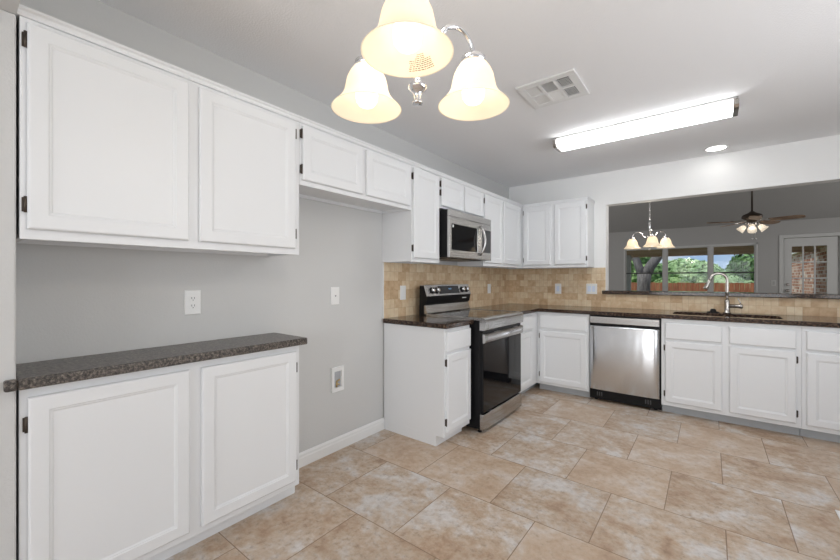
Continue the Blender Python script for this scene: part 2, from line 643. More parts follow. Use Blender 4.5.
def wall_y_hole(name, y0, y1, x0, x1, z0, z1, hx0, hx1, hz0, hz1, mat):
    m = MB()
    m.box(x0, hx0, y0, y1, z0, z1)
    m.box(hx1, x1, y0, y1, z0, z1)
    m.box(hx0, hx1, y0, y1, z0, hz0)
    m.box(hx0, hx1, y0, y1, hz1, z1)
    return struct(m, name, mat)

wall_y_hole('wall_rear', REAR_Y - 0.12, REAR_Y, 0, RIGHT_X, 0, H, 0.85, 3.75, 0.5, 2.2, 'wall')
mb = MB()
mb.box(RIGHT_X, RIGHT_X + 0.12, REAR_Y, -4.1, 0, H)
mb.box(RIGHT_X, RIGHT_X + 0.12, -2.1, BT, 0, H)
mb.box(RIGHT_X, RIGHT_X + 0.12, -4.1, -2.1, 0, 0.6)
mb.box(RIGHT_X, RIGHT_X + 0.12, -4.1, -2.1, 2.2, H)
struct(mb, 'wall_right', 'wall')

# baseboard on the bare piece of the left wall
mb = MB()
prof = [(0, 0), (0.015, 0), (0.015, 0.058), (0.012, 0.066), (0.012, 0.080), (0.006, 0.093), (0, 0.093)]
mb.prism(prof, lambda a, b, d: (a, d, b), -3.458, -2.449)
struct(mb, 'baseboard_left', 'trim')

# tiled backsplash
mb = MB()
mb.box(0, 0.010, -2.458, -0.0, 0.9, 1.384)
mb.box(0.010, OPEN_X0 - 0.007, -0.010, 0, 0.9, 1.372)
mb.box(OPEN_X0 - 0.007, 3.5, -0.010, 0, 0.9, OPEN_Z0)
struct(mb, 'wall_backsplash', 'splash')
mb = MB()
mb.box(0, 0.011, -2.464, -2.4565, 0.914, 1.376)
struct(mb, 'trim_1', 'trim')

# living room beyond the opening
FAR_Y = 5.8
FX0, FX1 = -2.2, 6.5
mb = MB()
mb.box(FX0, FX1, BT, FAR_Y + 0.15, -0.1, 0)
struct(mb, 'floor', 'vinyl')
mb = MB()
sl = 0.30
def ceil_z(y):
    return 2.42 + sl * (FAR_Y - y)
mb.prism([(BT, ceil_z(BT)), (FAR_Y + 0.15, ceil_z(FAR_Y + 0.15)), (FAR_Y + 0.15, ceil_z(FAR_Y + 0.15) + 0.12), (BT, ceil_z(BT) + 0.12)],
         lambda a, b, d: (d, a, b), FX0 - 0.1, FX1 + 0.1)
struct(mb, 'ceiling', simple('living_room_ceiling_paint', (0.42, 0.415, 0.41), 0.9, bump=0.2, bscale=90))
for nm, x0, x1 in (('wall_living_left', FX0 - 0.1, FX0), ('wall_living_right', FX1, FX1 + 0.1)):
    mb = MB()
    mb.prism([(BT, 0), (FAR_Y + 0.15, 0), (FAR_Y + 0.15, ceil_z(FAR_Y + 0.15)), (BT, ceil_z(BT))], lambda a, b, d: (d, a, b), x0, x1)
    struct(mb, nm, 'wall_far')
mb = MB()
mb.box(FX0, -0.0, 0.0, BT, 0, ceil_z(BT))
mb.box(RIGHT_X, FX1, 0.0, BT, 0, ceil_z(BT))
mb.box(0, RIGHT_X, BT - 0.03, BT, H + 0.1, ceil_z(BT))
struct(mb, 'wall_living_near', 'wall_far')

WZ0, WZ1 = 0.93, 1.985
WX0, WX1 = 0.46, 2.915
DX0, DX1 = 3.335, 4.085               # patio door slab
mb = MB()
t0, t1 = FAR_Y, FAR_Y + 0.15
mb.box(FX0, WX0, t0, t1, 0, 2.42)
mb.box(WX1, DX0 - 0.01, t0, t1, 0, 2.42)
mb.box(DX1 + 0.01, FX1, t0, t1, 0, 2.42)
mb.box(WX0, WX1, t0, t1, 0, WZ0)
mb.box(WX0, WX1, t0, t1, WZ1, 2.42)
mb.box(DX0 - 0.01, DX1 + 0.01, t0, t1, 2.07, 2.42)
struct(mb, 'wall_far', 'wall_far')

# triple window: each unit with a frame, a meeting rail and two panes
edges = [(WX0, 1.280), (1.330, 2.130), (2.180, WX1)]
for k, (a, b) in enumerate(edges):
    mb = MB()
    f = 0.03
    mb.box(a, a + f, t0 + 0.04, t0 + 0.10, WZ0, WZ1)
    mb.box(b - f, b, t0 + 0.04, t0 + 0.10, WZ0, WZ1)
    mb.box(a + f, b - f, t0 + 0.04, t0 + 0.10, WZ0, WZ0 + f)
    mb.box(a + f, b - f, t0 + 0.04, t0 + 0.10, WZ1 - f, WZ1)
    wdw = struct(mb, 'window_%d' % (k + 1), 'alum')
    m2 = MB()
    m2.box(a + f, b - f, t0 + 0.05, t0 + 0.085, 1.368, 1.398)
    m2.build('meeting_rail', 'rail', wdw, 'structure')
    for z0, z1, dy in ((WZ0 + f, 1.368, 0.0), (1.398, WZ1 - f, 0.02)):
        m2 = MB()
        m2.box(a + f, b - f, t0 + 0.06 + dy, t0 + 0.064 + dy, z0, z1)
        m2.build('pane', 'pane', wdw, 'structure')
mb = MB()
mb.box(1.280, 1.330, t0 + 0.02, t0 + 0.13, WZ0, WZ1)
mb.box(2.130, 2.180, t0 + 0.02, t0 + 0.13, WZ0, WZ1)
struct(mb, 'trim_2', 'alum')
mb = MB()
mb.box(WX0 - 0.05, WX1 + 0.05, t0 - 0.06, t0 + 0.02, WZ0 - 0.03, WZ0, 0.005)
mb.box(WX0 - 0.02, WX0 + 0.006, t0 - 0.008, t0 + 0.04, WZ0, WZ1 + 0.02)
mb.box(WX1 - 0.006, WX1 + 0.02, t0 - 0.008, t0 + 0.04, WZ0, WZ1 + 0.02)
mb.box(WX0 - 0.02, WX1 + 0.02, t0 - 0.008, t0 + 0.04, WZ1 - 0.004, WZ1 + 0.02)
struct(mb, 'trim_3', 'door')

# patio door with a grid of panes
GX0, GX1, GZ0, GZ1 = 3.445, 3.935, 0.25, 1.895
mb = MB()
mb.box(DX0, GX0, t0 + 0.01, t0 + 0.055, 0.01, 2.06)
mb.box(GX1, DX1, t0 + 0.01, t0 + 0.055, 0.01, 2.06)
mb.box(GX0, GX1, t0 + 0.01, t0 + 0.055, 0.01, GZ0)
mb.box(GX0, GX1, t0 + 0.01, t0 + 0.055, GZ1, 2.06)
door = struct(mb, 'door_1', 'door')
mb = MB()
mt = 0.022
for k in (1, 2):
    x = GX0 + (GX1 - GX0) * k / 3
    mb.box(x - mt / 2, x + mt / 2, t0 + 0.018, t0 + 0.047, GZ0, GZ1)
for k in range(1, 5):
    z = GZ1 - 0.318 * k
    for i in range(3):
        xa = GX0 + (GX1 - GX0) * i / 3 + (mt / 2 if i else 0)
        xb = GX0 + (GX1 - GX0) * (i + 1) / 3 - (mt / 2 if i < 2 else 0)
        mb.box(xa, xb, t0 + 0.018, t0 + 0.047, z - mt / 2, z + mt / 2)
mb.build('muntins', 'door', door, 'structure')
mb = MB()
mb.box(GX0, GX1, t0 + 0.030, t0 + 0.034, GZ0, GZ1)
mb.build('pane', 'pane', door, 'structure')
for z, nm in ((1.13, 'deadbolt'), (1.005, 'door_knob')):
    mb = MB()
    mb.lathe([(0.032, 0), (0.032, 0.012), (0.014, 0.016), (0.014, 0.035), (0.028, 0.042), (0.028, 0.062), (0.012, 0.070)] if nm == 'door_knob'
             else [(0.030, 0), (0.030, 0.014), (0.018, 0.020)], (3.382, t0 + 0.012, z), 20, axis=(0, -1, 0))
    mb.build(nm, 'nickel', door, 'structure')
mb = MB()
mb.box(DX0 - 0.075, DX0 - 0.008, t0 - 0.018, t0 + 0.01, 0, 2.135, 0.004)
mb.box(DX1 + 0.008, DX1 + 0.075, t0 - 0.018, t0 + 0.01, 0, 2.135, 0.004)
mb.box(DX0 - 0.008, DX1 + 0.008, t0 - 0.018, t0 + 0.01, 2.068, 2.135, 0.004)
struct(mb, 'trim_4', 'door')

# ================================================================== CABINETS
GAP = 0.0015
PX = lambda u, v, d: (0.31 + 0.0005 + d, u, v)        # fronts of the uppers on the left wall
PXB = lambda u, v, d: (0.61 + 0.0005 + d, u, v)       # fronts of the base cabinets on the left wall
PYU = lambda u, v, d: (u, -0.31 - 0.0005 - d, v)
PYB = lambda u, v, d: (u, -0.61 - 0.0005 - d, v)
PH = lambda u, v, d: (0.30 + 0.0005 + d, u, v)        # fronts of the shallow buffet

def add_door(parent, P, u0, u1, v0, v1, hinge=None, frame=0.050):
    m = MB()
    m.panel(P, u0, u1, v0, v1, frame=frame)
    d = m.build('door', 'cab', parent)
    if hinge:
        side, fr = hinge
        u = u0 - 0.001 if side == 'lo' else u1 + 0.001
        s = -1 if side == 'lo' else 1
        for v in fr:
            h = MB()
            a = P(u, v - 0.024, 0.0005)
            b = P(u + s * 0.011, v + 0.024, 0.006)
            h.box(min(a[0], b[0]), max(a[0], b[0]), min(a[1], b[1]), max(a[1], b[1]), a[2], b[2], 0.0015)
            h.cyl(P(u + s * 0.003, v - 0.027, 0.010), P(u + s * 0.003, v + 0.027, 0.010), 0.0045, 10)
            ho = h.build('hinge', 'bronze', d)
            ho['label'] = 'dark bronze hinge'
    return d

def add_drawer(parent, P, u0, u1, v0, v1, name='drawer'):
    m = MB()
    m.panel(P, u0, u1, v0, v1, flat=True)
    return m.build(name, 'cab', parent)

def upper_x(label, y0, y1, z0, z1=2.122, top=True):
    """cabinet hung on the left wall"""
    y0 += GAP / 2
    y1 -= GAP / 2
    o = thing('upper_cabinet', label, 'cabinet', (0.155, (y0 + y1) / 2, z0))
    m = MB()
    f = 0.019
    # open-bottomed box with a recessed bottom panel and a face frame
    m.box(0.001, 0.31 - f, y0 + 0.0005, y0 + 0.016, z0 + 0.004, z1)
    m.box(0.001, 0.31 - f, y1 - 0.016, y1 - 0.0005, z0 + 0.004, z1)
    m.box(0.001, 0.31 - f, y0 + 0.016, y1 - 0.016, z0 + 0.024, z0 + 0.04)
    m.box(0.001, 0.31 - f, y0 + 0.016, y1 - 0.016, z1 - 0.016, z1)
    m.box(0.001, 0.016, y0 + 0.016, y1 - 0.016, z0 + 0.004, z0 + 0.024)
    m.box(0.31 - f, 0.31, y0, y1, z0, z1, 0.001, 1)
    m.build('body', 'cab', o)
    m = MB()
    m.prism([(0.0, z1 + 0.0005), (0.317, z1 + 0.0005), (0.321, z1 + 0.008), (0.321, z1 + 0.016), (0.328, z1 + 0.022), (0.328, z1 + 0.030), (0.0, z1 + 0.030)],
            lambda a, b, d: (a if a else 0.001, d, b), y0 if y0 > -4.5 else -4.5525, y1)
    m.build('top_molding', 'cab', o)
    return o

ZT = 2.105
c = upper_x('large white upper cabinet with two wide doors above the grey-brown buffet counter', -4.546, -3.4655, 1.374)
add_door(c, PX, -4.529, -4.035, 1.408, ZT, ('lo', (2.045, 1.49)))
add_door(c, PX, -3.992, -3.499, 1.408, ZT, ('hi', (2.045, 1.49)))
c = upper_x('short white two-door upper cabinet above the empty refrigerator space', -3.4655, -2.465, 1.772)
add_door(c, PX, -3.452, -2.989, 1.800, ZT, ('lo', (2.06, 1.86)))
add_door(c, PX, -2.955, -2.497, 1.800, ZT)
c = upper_x('narrow white single-door upper cabinet left of the microwave', -2.465, -2.083, 1.374)
add_door(c, PX, -2.453, -2.113, 1.405, ZT, ('lo', (2.04, 1.48)))
c = upper_x('small white two-door upper cabinet directly above the microwave', -2.083, -1.303, 1.851)
add_door(c, PX, -2.073, -1.712, 1.868, ZT, ('lo', (2.055, 1.98)), frame=0.05)
add_door(c, PX, -1.692, -1.325, 1.868, ZT, None, frame=0.05)
c = upper_x('white two-door upper cabinet between the microwave and the room corner', -1.303, -0.001, 1.374)
add_door(c, PX, -1.292, -0.880, 1.408, ZT, ('lo', (2.04, 1.48)))
add_door(c, PX, -0.850, -0.405, 1.408, ZT)

# upper on the back wall
o = thing('upper_cabinet', 'white two-door upper cabinet on the back wall beside the pass-through', 'cabinet', (0.69, -0.155, 1.374))
mb = MB()
z0, z1 = 1.374, 2.122
x0, x1 = 0.3125, 1.069
mb.box(x0, x0 + 0.016, -0.291, -0.001, z0 + 0.004, z1)
mb.box(x1 - 0.016, x1 - 0.0005, -0.291, -0.001, z0 + 0.004, z1)
mb.box(x0 + 0.016, x1 - 0.016, -0.291, -0.001, z0 + 0.024, z0 + 0.04)
mb.box(x0 + 0.016, x1 - 0.016, -0.291, -0.001, z1 - 0.016, z1)
mb.box(x0, x1, -0.31, -0.291, z0, z1, 0.001, 1)
mb.build('body', 'cab', o)
mb = MB()
mb.prism([(-0.001, z1 + 0.0005), (-0.317, z1 + 0.0005), (-0.321, z1 + 0.008), (-0.321, z1 + 0.016), (-0.328, z1 + 0.022), (-0.328, z1 + 0.030), (-0.001, z1 + 0.030)],
         lambda a, b, d: (d, a, b), 0.330, x1 + 0.006)
mb.build('top_molding', 'cab', o)
add_door(o, PYU, 0.340, 0.665, 1.408, ZT, ('lo', (2.045, 1.47)))
add_door(o, PYU, 0.713, 1.055, 1.408, ZT, ('hi', (2.045, 1.47)))

# ---- shallow buffet cabinet and its counter
o = thing('base_cabinet', 'shallow white two-door base cabinet under the grey-brown speckled counter', 'cabinet', (0.15, -4.0, 0))
mb = MB()
mb.box(0.001, 0.281, -4.545, -3.461, 0.079, 0.866)
mb.box(0.281, 0.30, -4.546, -3.4595, 0.079, 0.866, 0.001, 1)
mb.build('body', 'cab', o)
mb = MB()
mb.box(0.001, 0.225, -4.545, -3.449, 0, 0.0785)
mb.box(0.225, 0.240, -4.545, -3.446, 0, 0.060, 0.003)
mb.build('toe_kick', 'cab', o)
add_door(o, PH, -4.526, -4.028, 0.113, 0.836, ('lo', (0.745, 0.20)))
add_door(o, PH, -3.978, -3.487, 0.113, 0.836, ('hi', (0.745, 0.20)))
mb = MB()
mb.box(0.001, 0.340, -4.5515, -3.430, 0.870, 0.908, 0.007, 3)
mb.box(0.313, 0.340, -4.583, -4.5515, 0.870, 0.908, 0.007, 3)
ct = mb.build('buffet_counter', 'laminate')
tag(ct, 'grey-brown speckled counter slab on the shallow buffet cabinet', 'countertop')

# ---- base cabinet left of the range
def base_x(label, y0, y1, toe='cab', xtop=0.876):
    o = thing('base_cabinet', label, 'cabinet', (0.3, (y0 + y1) / 2, 0))
    m = MB()
    m.box(0.011, 0.591, y0 + 0.001, y1 - 0.001, 0.079, xtop)
    m.box(0.591, 0.61, y0, y1, 0.079, xtop, 0.001, 1)
    m.build('body', 'cab', o)
    m = MB()
    m.box(0.016, 0.537, y0 + 0.001, y1 - 0.001, 0, 0.0785)
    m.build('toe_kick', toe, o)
    return o

c = base_x('narrow white base cabinet with drawer and door left of the range', -2.455, -2.092)
add_drawer(c, PXB, -2.436, -2.100, 0.705, 0.848)
add_door(c, PXB, -2.436, -2.100, 0.118, 0.682, ('lo', (0.625, 0.19)))
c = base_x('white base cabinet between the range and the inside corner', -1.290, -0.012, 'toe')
add_drawer(c, PXB, -1.262, -0.775, 0.705, 0.848)
add_door(c, PXB, -1.262, -0.775, 0.112, 0.682)

def base_y(label, x0, x1, hollow=False):
    o = thing('base_cabinet', label, 'cabinet', ((x0 + x1) / 2, -0.3, 0))
    m = MB()
    if hollow:
        m.box(x0 + 0.001, x1 - 0.001, -0.591, -0.011, 0.079, 0.62)
        m.box(x0 + 0.001, x0 + 0.017, -0.591, -0.011, 0.62, 0.876)
        m.box(x1 - 0.017, x1 - 0.001, -0.591, -0.011, 0.62, 0.876)
    else:
        m.box(x0 + 0.001, x1 - 0.001, -0.591, -0.011, 0.079, 0.876)
    m.box(x0, x1, -0.61, -0.591, 0.079, 0.876, 0.001, 1)
    m.build('body', 'cab', o)
    m = MB()
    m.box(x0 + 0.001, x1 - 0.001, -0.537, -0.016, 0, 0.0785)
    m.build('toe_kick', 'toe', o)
    return o

c = base_y('white base cabinet with drawer and door left of the dishwasher', 0.6155, 1.157)
add_drawer(c, PYB, 0.648, 1.133, 0.700, 0.848)
add_door(c, PYB, 0.648, 1.133, 0.105, 0.670, ('lo', (0.615, 0.19)))
c = base_y('wide white two-door sink cabinet right of the dishwasher', 1.785, 2.7015, True)
add_drawer(c, PYB, 1.815, 2.221, 0.695, 0.838, 'false_front')
add_drawer(c, PYB, 2.270, 2.671, 0.695, 0.838, 'false_front')
add_door(c, PYB, 1.815, 2.221, 0.115, 0.672, ('lo', (0.610, 0.19)))
add_door(c, PYB, 2.270, 2.671, 0.115, 0.672, ('hi', (0.610, 0.19)))
c = base_y('white base cabinet at the right edge, right of the sink cabinet', 2.703, 3.25)
add_drawer(c, PYB, 2.728, 3.22, 0.695, 0.838)
add_door(c, PYB, 2.728, 3.22, 0.115, 0.672)

# ---- granite
mb = MB()
mb.box(0.011, 0.638, -2.470, -2.0655, 0.877, 0.914, 0.005, 2)
g = mb.build('granite_counter', 'granite')
tag(g, 'short dark brown granite counter on the narrow cabinet left of the range', 'countertop')

def rrect(x0, x1, y0, y1, r, n=6):
    pts = []
    for cx, cy, a0 in ((x1 - r, y1 - r, 0), (x0 + r, y1 - r, 90), (x0 + r, y0 + r, 180), (x1 - r, y0 + r, 270)):
        for k in range(n + 1):
            a = math.radians(a0 + 90 * k / n)
            pts.append((cx + r * math.cos(a), cy + r * math.sin(a)))
    return pts

SX0, SX1, SY0, SY1 = 1.862, 2.620, -0.535, -0.165
mb = MB()
bm = mb.bm
outer = [(0.011, -1.3005), (0.638, -1.3005), (0.638, -0.638), (3.26, -0.638), (3.26, -0.011), (0.011, -0.011)]
hole = rrect(SX0, SX1, SY0, SY1, 0.09)
es = []
for loop in (outer, hole):
    vs = [bm.verts.new((x, y, 0.914)) for x, y in loop]
    es += [bm.edges.new((vs[i], vs[(i + 1) % len(vs)])) for i in range(len(vs))]
bmesh.ops.triangle_fill(bm, edges=es, use_beauty=True)
ex = bmesh.ops.extrude_face_region(bm, geom=list(bm.faces))
for v in [e for e in ex['geom'] if isinstance(e, bmesh.types.BMVert)]:
    v.co.z -= 0.037
g = mb.build('granite_counter', 'granite')
bv = g.modifiers.new('soft_edge', 'BEVEL')
bv.width = 0.005
bv.segments = 2
bv.limit_method = 'ANGLE'
bv.angle_limit = math.radians(60)
tag(g, 'long L-shaped dark brown granite counter running along the back wall around the sink', 'countertop')

mb = MB()
lz0, lz1 = OPEN_Z0 + 0.001, OPEN_Z0 + 0.039
mb.rings([[(1.163 + i, -0.05 + i, z), (3.43 - i, -0.05 + i, z), (3.43 - i, -0.0112, z), (OPEN_X1 - 0.002, -0.0112, z), (OPEN_X1 - 0.002, BT + 0.12 - i, z),
           (OPEN_X0 + 0.002, BT + 0.12 - i, z), (OPEN_X0 + 0.002, -0.0112, z), (1.163 + i, -0.0112, z)] for z, i in ((lz0, 0.005), (lz0 + 0.005, 0), (lz1 - 0.005, 0), (lz1, 0.005))])
g = mb.build('bar_ledge', 'granite')
tag(g, 'long dark granite ledge on the sill of the pass-through opening', 'ledge')

# ---- sink: two steel bowls hung under the granite
o = thing('sink', 'stainless double-bowl sink set under the granite below the faucet', 'sink', ((SX0 + SX1) / 2, (SY0 + SY1) / 2, 0.66))
mid = (SX0 + SX1) / 2
for a, b in ((SX0 - 0.012, mid - 0.001), (mid + 0.001, SX1 + 0.012)):
    mb = MB()
    y0, y1 = SY0 - 0.012, SY1 + 0.012
    def ring(ins, z, r):
        return [(x, y, z) for x, y in rrect(a + ins, b - ins, y0 + ins, y1 - ins, r)]
    mb.rings([ring(0.0, 0.68, 0.07), ring(0.0, 0.8755, 0.075), ring(0.012, 0.8755, 0.066), ring(0.016, 0.71, 0.055), ring(0.03, 0.692, 0.045)], True, True, False)
    bo = mb.build('bowl', steel_material('sink_steel', (0.72, 0.72, 0.73), 0.3, 'h', 0.0), o)
    mb = MB()
    mb.lathe([(0.045, 0), (0.045, 0.004), (0.03, 0.003), (0.0, 0.001)], ((a + b) / 2, (y0 + y1) / 2, 0.6925), 24)
    mb.build('drain', 'chrome', bo)

# ---- faucet with high arc swung to the left
fx, fy = 2.270, -0.092
o = thing('faucet', 'brushed nickel gooseneck faucet behind the sink with its spout swung left', 'faucet', (fx, fy, 0.9145))
mb = MB()
mb.lathe([(0.030, 0), (0.030, 0.008), (0.024, 0.012), (0.022, 0.05), (0.022, 0.105), (0.019, 0.12), (0.0145, 0.13)], (fx, fy, 0.9145), 28)
mb.build('base', 'nickel', o)
mb = MB()
d = Vector((-0.97, -0.25, 0)).normalized()
r = 0.066
pts = [Vector((fx, fy, 1.04)), Vector((fx, fy, 1.12)), Vector((fx, fy, 1.20))]
zc_ = 1.228
for k in range(0, 15):
    a = math.radians(k * 12.0)
    pts.append(Vector((fx, fy, zc_)) + d * (r - r * math.cos(a)) + Vector((0, 0, r * math.sin(a))))
end = pts[-1]
tang = (pts[-1] - pts[-2]).normalized()
mb.tube(pts + [end + tang * 0.012], 0.0125, 16)
mb.build('spout', 'nickel', o)
mb = MB()
p = end + tang * 0.010
mb.lathe([(0.0135, 0), (0.0155, 0.02), (0.0185, 0.07), (0.021, 0.095), (0.017, 0.098)], p, 20, axis=tang + Vector((-0.07, 0, 0)))
mb.build('spray_head', 'nickel', o)
mb = MB()
mb.lathe([(0.0165, 0), (0.0165, 0.065), (0.021, 0.075), (0.021, 0.092), (0.012, 0.098)], (fx + 0.018, fy, 0.983), 20, axis=(1, 0, 0))
mb.tube([(fx + 0.098, fy, 1.000), (fx + 0.096, fy, 1.02), (fx + 0.085, fy, 1.040), (fx + 0.080, fy, 1.058)], [0.006, 0.005, 0.0045, 0.004], 10)
mb.build('handle', 'nickel', o)

mb = MB()
mb.lathe([(0.050, 0), (0.050, 0.006), (0.026, 0.012), (0.022, 0.028), (0.016, 0.036), (0.0, 0.038)], (2.165, -0.105, 0.9145), 28)
sk = mb.build('sink_stopper', 'black')
tag(sk, 'black round stopper lying on the granite left of the faucet', 'sink stopper')

# ================================================================== APPLIANCES
# ---- range
RY0, RY1 = -2.063, -1.303
o = thing('electric_range', 'freestanding stainless and black electric range with smooth glass top', 'range', (0.42, (RY0 + RY1) / 2, 0))
mb = MB()
mb.box(0.07, 0.685, RY0 + 0.001, RY1 - 0.001, 0.035, 0.905, 0.003)
mb.build('body', 'black', o)
mb = MB()
mb.box(0.165, 0.690, RY0 + 0.0035, RY1 - 0.0035, 0.9055, 0.926, 0.002)
ck = mb.build('cooktop', 'cooktop', o)
for x, y, rr in ((0.29, RY0 + 0.2, 0.075), (0.29, RY1 - 0.2, 0.095), (0.54, RY0 + 0.2, 0.105), (0.54, RY1 - 0.2, 0.075)):
    mb = MB()
    mb.lathe([(rr - 0.0025, 0), (rr - 0.0025, 0.0004), (rr, 0.0004), (rr, 0)], (x, y, 0.9261), 40, (False, False))
    mb.build('burner_ring', 'charcoal', ck)
mb = MB()
mb.prism([(0.686, 0.829), (0.730, 0.829), (0.736, 0.834), (0.740, 0.900), (0.735, 0.916), (0.722, 0.927), (0.690, 0.931), (0.686, 0.928)],
         lambda a, b, dd: (a, dd, b), RY0, RY1)
fp = mb.build('front_panel', 'steel', o)
mb = MB()
mb.box(0.7385, 0.7415, RY0 + 0.05, RY1 - 0.03, 0.842, 0.892, 0.001)
mb.build('panel_inlay', 'steel', fp)
for s, (ya, yb) in (('l', (RY0, RY0 + 0.004)), ('r', (RY1 - 0.004, RY1))):
    mb = MB()
    mb.box(0.150, 0.690, ya - 0.0005, yb + 0.0005, 0.9055, 0.930, 0.001)
    mb.build('cooktop_trim', 'steel', o)
# backguard: profile seen from the side
GP_low = [(0.125, 0.9265), (0.158, 0.9265), (0.160, 0.936), (0.137, 1.004), (0.125, 1.004)]
mb = MB()
mb.prism(GP_low, lambda a, b, dd: (a, dd, b), RY0 + 0.006, RY1 - 0.006)
mb.build('backguard_riser', 'steel', o)
mb = MB()
mb.prism([(0.072, 0.9055), (0.124, 0.9055), (0.124, 1.0045), (0.136, 1.006), (0.150, 1.017), (0.163, 1.080), (0.155, 1.087), (0.128, 1.178), (0.078, 1.178)],
         lambda a, b, dd: (a, dd, b), RY0 + 0.002, RY1 - 0.002)
bg = mb.build('backguard', 'black', o)
# sloped steel fascia (local frame: v up the slope)
f0 = Vector((0.1645, 0, 1.084))
f1 = Vector((0.1300, 0, 1.186))
fv = (f1 - f0).normalized()
fn = Vector((fv.z, 0, -fv.x))
fl = (f1 - f0).length
def FP(u, v, dd):
    p_ = f0 + fv * v + fn * dd
    return (p_.x, u, p_.z)
mb = MB()
rs = []
for ins, dd in ((0, -0.006), (0, 0.001), (0.002, 0.003)):
    rs.append([FP(RY0 + ins, ins, dd), FP(RY1 - ins, ins, dd), FP(RY1 - ins, fl - ins, dd), FP(RY0 + ins, fl - ins, dd)])
mb.rings(rs)
fa = mb.build('control_fascia', 'steel', o)
mb = MB()
mb.box(0.080, 0.1295, RY0, RY1, 1.1785, 1.186, 0.001)
mb.build('backguard_cap', 'steel', o)
mb = MB()
rs = [[FP(a, b, dd) for a, b in ((-1.865, 0.018), (-1.515, 0.018), (-1.515, fl - 0.014), (-1.865, fl - 0.014))] for dd in (0.003, 0.005)]
mb.rings(rs)
dp = mb.build('display', 'blackglass', o)
mb = MB()
for k in range(3):
    u = -1.695 + 0.017 * k
    rs = [[FP(a, b, dd) for a, b in ((u, 0.058), (u + 0.008, 0.058), (u + 0.008, 0.070), (u, 0.070))] for dd in (0.0051, 0.0055)]
    mb.rings(rs)
mb.build('clock_digits', 'digits', dp)
for y in (-1.975, -1.900, -1.455, -1.375):
    mb = MB()
    c0 = Vector(FP(y, 0.052, 0.003))
    mb.lathe([(0.031, 0), (0.031, 0.004), (0.026, 0.006)], c0, 24, axis=fn)
    k1 = mb.build('knob', 'black', o)
    mb = MB()
    mb.lathe([(0.0225, 0.006), (0.0225, 0.026), (0.019, 0.031), (0.0, 0.031)], c0, 24, axis=fn)
    g1 = mb.build('knob_cap', 'chrome', k1)
mb = MB()
mb.obox((0.1595, -1.425, 1.052), (0, 1, 0), (0.202, 0, 0.979), (0.979, 0, -0.202), 0.075, 0.009, 0.003)
mb.build('badge', 'plastic', o)
# oven door
mb = MB()
mb.box(0.6855, 0.712, RY0 + 0.004, RY1 - 0.004, 0.166, 0.822, 0.003)
od = mb.build('oven_door', 'black', o)
mb = MB()
mb.box(0.7125, 0.7165, RY0 + 0.008, RY1 - 0.008, 0.172, 0.722, 0.0015)
mb.build('oven_window', 'blackglass', od)
mb = MB()
mb.prism([(0.7125, 0.728), (0.726, 0.728), (0.732, 0.732), (0.736, 0.746), (0.736, 0.784), (0.732, 0.796), (0.726, 0.800), (0.7125, 0.800)],
         lambda a, b, dd: (a, dd, b), RY0 + 0.001, RY1 - 0.001)
hd = mb.build('handle', 'steel', od)
mb = MB()
mb.box(0.7362, 0.7385, RY0 + 0.045, RY1 - 0.045, 0.757, 0.776, 0.0015)
mb.build('handle_rib', 'chrome', hd)
mb = MB()
mb.box(0.6855, 0.722, RY0 + 0.002, RY1 - 0.002, 0.032, 0.158, 0.004)
mb.build('storage_drawer', 'steel', o)
for x in (0.14, 0.66):
    for y in (RY0 + 0.05, RY1 - 0.05):
        mb = MB()
        mb.lathe([(0.018, 0), (0.018, 0.012), (0.010, 0.014), (0.010, 0.0355)], (x, y, 0), 14)
        mb.build('foot', 'black', o)

# ---- microwave
MY0, MY1, MZ0, MZ1 = -2.072, -1.312, 1.425, 1.832
o = thing('microwave', 'stainless over-the-range microwave with black window and curved handle', 'microwave', (0.2, (MY0 + MY1) / 2, MZ0))
mb = MB()
mb.box(0.012, 0.383, MY0, MY1, MZ0, MZ1, 0.002)
mb.build('body', 'black', o)
mb = MB()
mb.box(0.3835, 0.404, MY0, MY1, 1.775, MZ1, 0.002)
mb.build('vent_panel', 'steel', o)
DY1 = -1.512
mb = MB()
x0, x1 = 0.3835, 0.406
def R4(x, a, b, c_, d_):
    return [(x, a, c_), (x, b, c_), (x, b, d_), (x, a, d_)]
mb.rings([R4(x0, MY0, DY1, MZ0, 1.773), R4(x1 - 0.004, MY0, DY1, MZ0, 1.773), R4(x1, MY0 + 0.004, DY1 - 0.002, MZ0 + 0.003, 1.770),
          R4(x1, MY0 + 0.030, DY1 - 0.075, MZ0 + 0.062, 1.716), R4(x1 - 0.004, MY0 + 0.034, DY1 - 0.079, MZ0 + 0.066, 1.712)])
md = mb.build('door', 'steel', o)
mb = MB()
mb.box(x1 - 0.0038, x1 - 0.0018, MY0 + 0.035, DY1 - 0.080, MZ0 + 0.067, 1.711)
wv = mb.build('door_window', 'blackglass', md)
mb = MB()
mb.box(x1 - 0.0016, x1 - 0.0006, MY0 + 0.048, MY0 + 0.066, 1.682, 1.705)
mb.build('sticker', 'plastic', wv)['label'] = 'tiny white sticker'
mb = MB()
pts = []
for k in range(13):
    t = k / 12
    pts.append((x1 + 0.002 + 0.050 * math.sin(math.pi * t) ** 0.7, -1.548 + 0.010 * math.sin(math.pi * t), 1.468 + 0.275 * t))
mb.tube(pts, 0.0115, 12)
mb.build('handle', 'steel', md)
mb = MB()
mb.box(x0, x1, DY1 + 0.002, MY1, MZ0, 1.773, 0.003)
cp = mb.build('control_panel', 'steel', o)
mb = MB()
mb.box(x1 + 0.0002, x1 + 0.002, DY1 + 0.012, MY1 - 0.014, 1.495, 1.716, 0.001)
mb.build('keypad', 'charcoal', cp)
mb = MB()
mb.box(0.08, 0.33, MY0 + 0.08, MY1 - 0.08, MZ0 - 0.006, MZ0 - 0.0005)
mb.build('underside_filter', 'charcoal', o)

